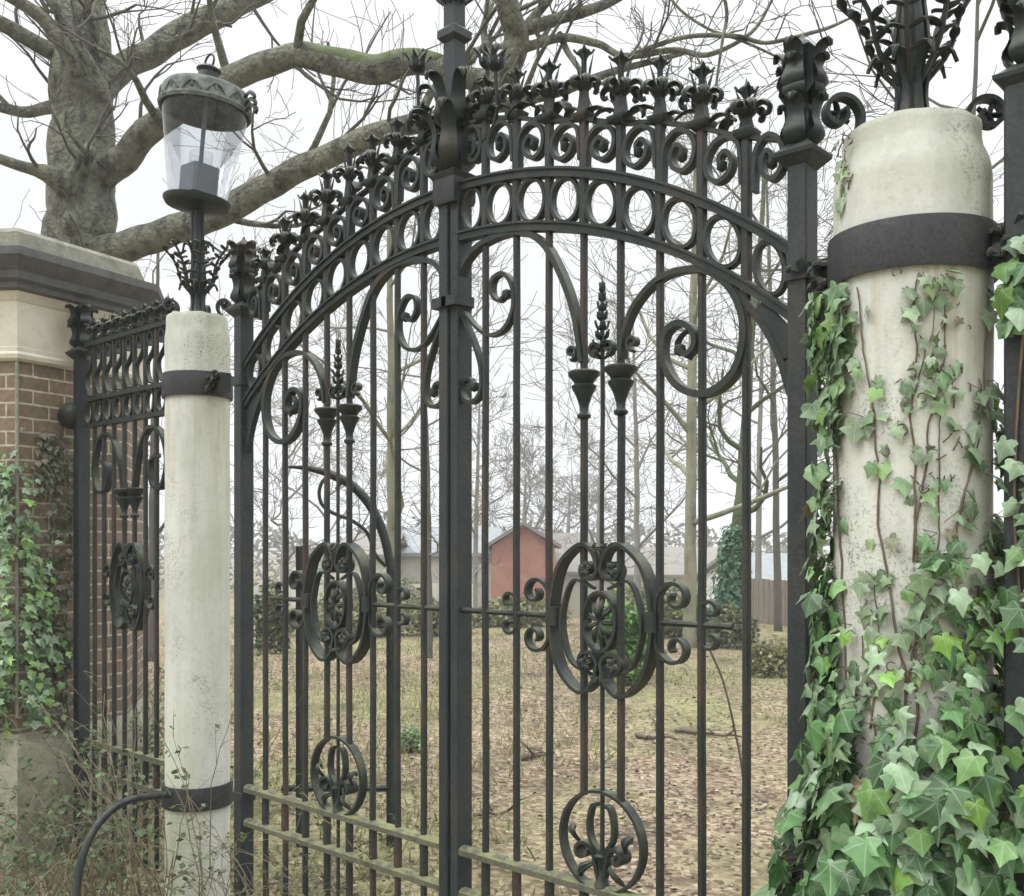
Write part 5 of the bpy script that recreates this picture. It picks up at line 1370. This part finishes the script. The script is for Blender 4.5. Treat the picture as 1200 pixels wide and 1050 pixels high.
# ------------------------------------------------------------------ far buildings
def rot_box(b, c, ax, wx, wy, z0, z1):
    ay = Vector((-ax.y, ax.x, 0)); p = [c - ax * wx - ay * wy, c + ax * wx - ay * wy, c + ax * wx + ay * wy, c - ax * wx + ay * wy]
    b.loft([[(q.x, q.y, z) for q in p] for z in (z0, z1)])
def house(label, x0, x1, Z, ye, yr, wallm, roofm, gable=False, ang=0, nwin=2, name='house', depth=5, chimney=None):
    a = W(x0, 637, Z); b_ = W(x1, 637, Z); c = (a + b_) / 2; hw = (b_ - a).length / 2
    ax = (Matrix.Rotation(R_(ang), 3, 'Z') @ RT).normalized(); c = Vector((c.x, c.y, 0)) + FW * depth / 2
    ay = Vector((-ax.y, ax.x, 0)); gz = ground_z(c.x, c.y) - .3
    ze = EYE + (637 - ye) * Z / 1200; zr = EYE + (637 - yr) * Z / 1200
    root = thing(name, (c.x, c.y, gz), label, 'house', 'houses beyond the wooded garden')
    b = MB(); rot_box(b, c, ax, hw, depth / 2, gz, ze)
    if gable:
        for s in (-1, 1):
            p = c + ay * s * (depth / 2 - .001 * s) ; b.add([tuple(p - ax * hw + Vector((0, 0, ze))), tuple(p + ax * hw + Vector((0, 0, ze))), tuple(p + Vector((0, 0, zr)))], [(0, 1, 2)])
    if not gable:
        for sgn_ in (-1, 1):
            p = c + ax * sgn_ * (hw - .02); b.loft([[tuple(p + ay * depth / 2 * u + ax * e + Vector((0, 0, ze - .02 if u else zr))) for u in (-1, 1, 0)] for e in (-.05, .01)])
    b.build('wall', wallm, root, 30)
    b = MB(); o = .25
    if gable:
        for s in (-1, 1):
            rings = []
            for yy in (-depth / 2 - o, depth / 2 + o):
                p = c + ay * yy; e1 = p + ax * s * (hw + o); rings.append([tuple(p + Vector((0, 0, zr + .02))), tuple(e1 + Vector((0, 0, ze - .1))), tuple(e1 + Vector((0, 0, ze + .05))), tuple(p + Vector((0, 0, zr + .17)))])
            b.loft(rings)
    else:
        for s in (-1, 1):
            rings = []
            for xx in (-hw - o, hw + o):
                p = c + ax * xx; e1 = p + ay * s * (depth / 2 + o); rings.append([tuple(p + Vector((0, 0, zr + .02))), tuple(e1 + Vector((0, 0, ze - .06))), tuple(e1 + Vector((0, 0, ze + .08))), tuple(p + Vector((0, 0, zr + .16)))])
            b.loft(rings)
    rf = b.build('roof', roofm, root, 30)
    if chimney is not None:
        b = MB(); rot_box(b, c + ax * chimney * hw, ax, .3, .3, zr - .4, zr + .9); b.build('chimney', 'red_gable', rf, 30)
    for i in range(nwin):
        wx = -hw + (i + .5) * 2 * hw / nwin; p = c + ax * wx - ay * (depth / 2 + .02); zt = ze - .5
        b = MB(); rot_box(b, p, ax, .55, .04, zt - 1.2, zt); wn = b.build('window', 'white', root, 30)
        b = MB(); rot_box(b, p - ay * .03, ax, .46, .03, zt - 1.1, zt - .1); b.build('pane', 'dark', wn, 30)
house('long pale rendered bungalow with a grey roof left of the stile', 466, 580, 42, 650, 620, 'render', 'roof', nwin=0, depth=7)
house('red brick house with its gable end facing the gate', 576, 650, 38, 640, 616, 'red_gable', 'roof_brown', gable=True, nwin=0, depth=6)
house('bungalow with a low brown roof right of the red gable', 644, 690, 43, 672, 628, 'render', 'roof_brown', nwin=0, depth=6)
house('bungalow with a long grey brown roof behind the near cartouche', 690, 860, 50, 675, 645, 'render', 'roof_brown', nwin=0, depth=8)
house('white walled house with a sloping grey roof glimpsed by the near hinge stile', 872, 960, 34, 692, 655, 'white', 'roof', nwin=0, depth=6, ang=14)
house('pale house with dark roof behind the far cartouche', 400, 455, 38, 652, 629, 'render', 'roof_brown', nwin=0, depth=6)

def far_fence(label, x0, Z0, x1, Z1, h, m):
    p = W(x0, 637, Z0); q = W(x1, 637, Z1); p.z = q.z = 0; d = q - p; n = int(d.length / .16); ax = d.normalized()
    root = thing('board_fence', p, label, 'fence'); b = MB(); rr = random.Random(2)
    for i in range(n):
        c = p + ax * (i + .5) * .16; rot_box(b, c, ax, .074, .012, ground_z(c.x, c.y) - .1, ground_z(c.x, c.y) + h + rr.uniform(-.02, .02))
    b.build('boards', m, root, 30)
    for k in range(0, n, 12):
        c = p + ax * (k * .16) + Vector((-ax.y, ax.x, 0)) * .06; b = MB(); rot_box(b, c, ax, .05, .05, ground_z(c.x, c.y) - .1, ground_z(c.x, c.y) + h + .06); b.build('post', m, root, 30)
far_fence('brown close boarded garden fence behind the near hinge stile', 860, 25, 1010, 22, 1.05, 'board')
far_fence('pale low boarded garden fence behind the far gate leaf', 290, 28, 560, 26.5, .9, 'render')

# ------------------------------------------------------------------ damp winter air
b = MB(); b.box(-940, 940, -940, 940, -8, 22)
hz = b.build('haze', 'dark', None, None); hz.data.materials.clear()
hm = bpy.data.materials.new('damp_air'); hm.use_nodes = True; ht = hm.node_tree; ht.nodes.clear()
ho = ht.nodes.new('ShaderNodeOutputMaterial'); hv = ht.nodes.new('ShaderNodeVolumePrincipled')
hv.inputs['Color'].default_value = (.93, .95, .97, 1); hv.inputs['Density'].default_value = .0024
ht.links.new(hv.outputs[0], ho.inputs['Volume']); hz.data.materials.append(hm); tag(hz, kind='stuff')
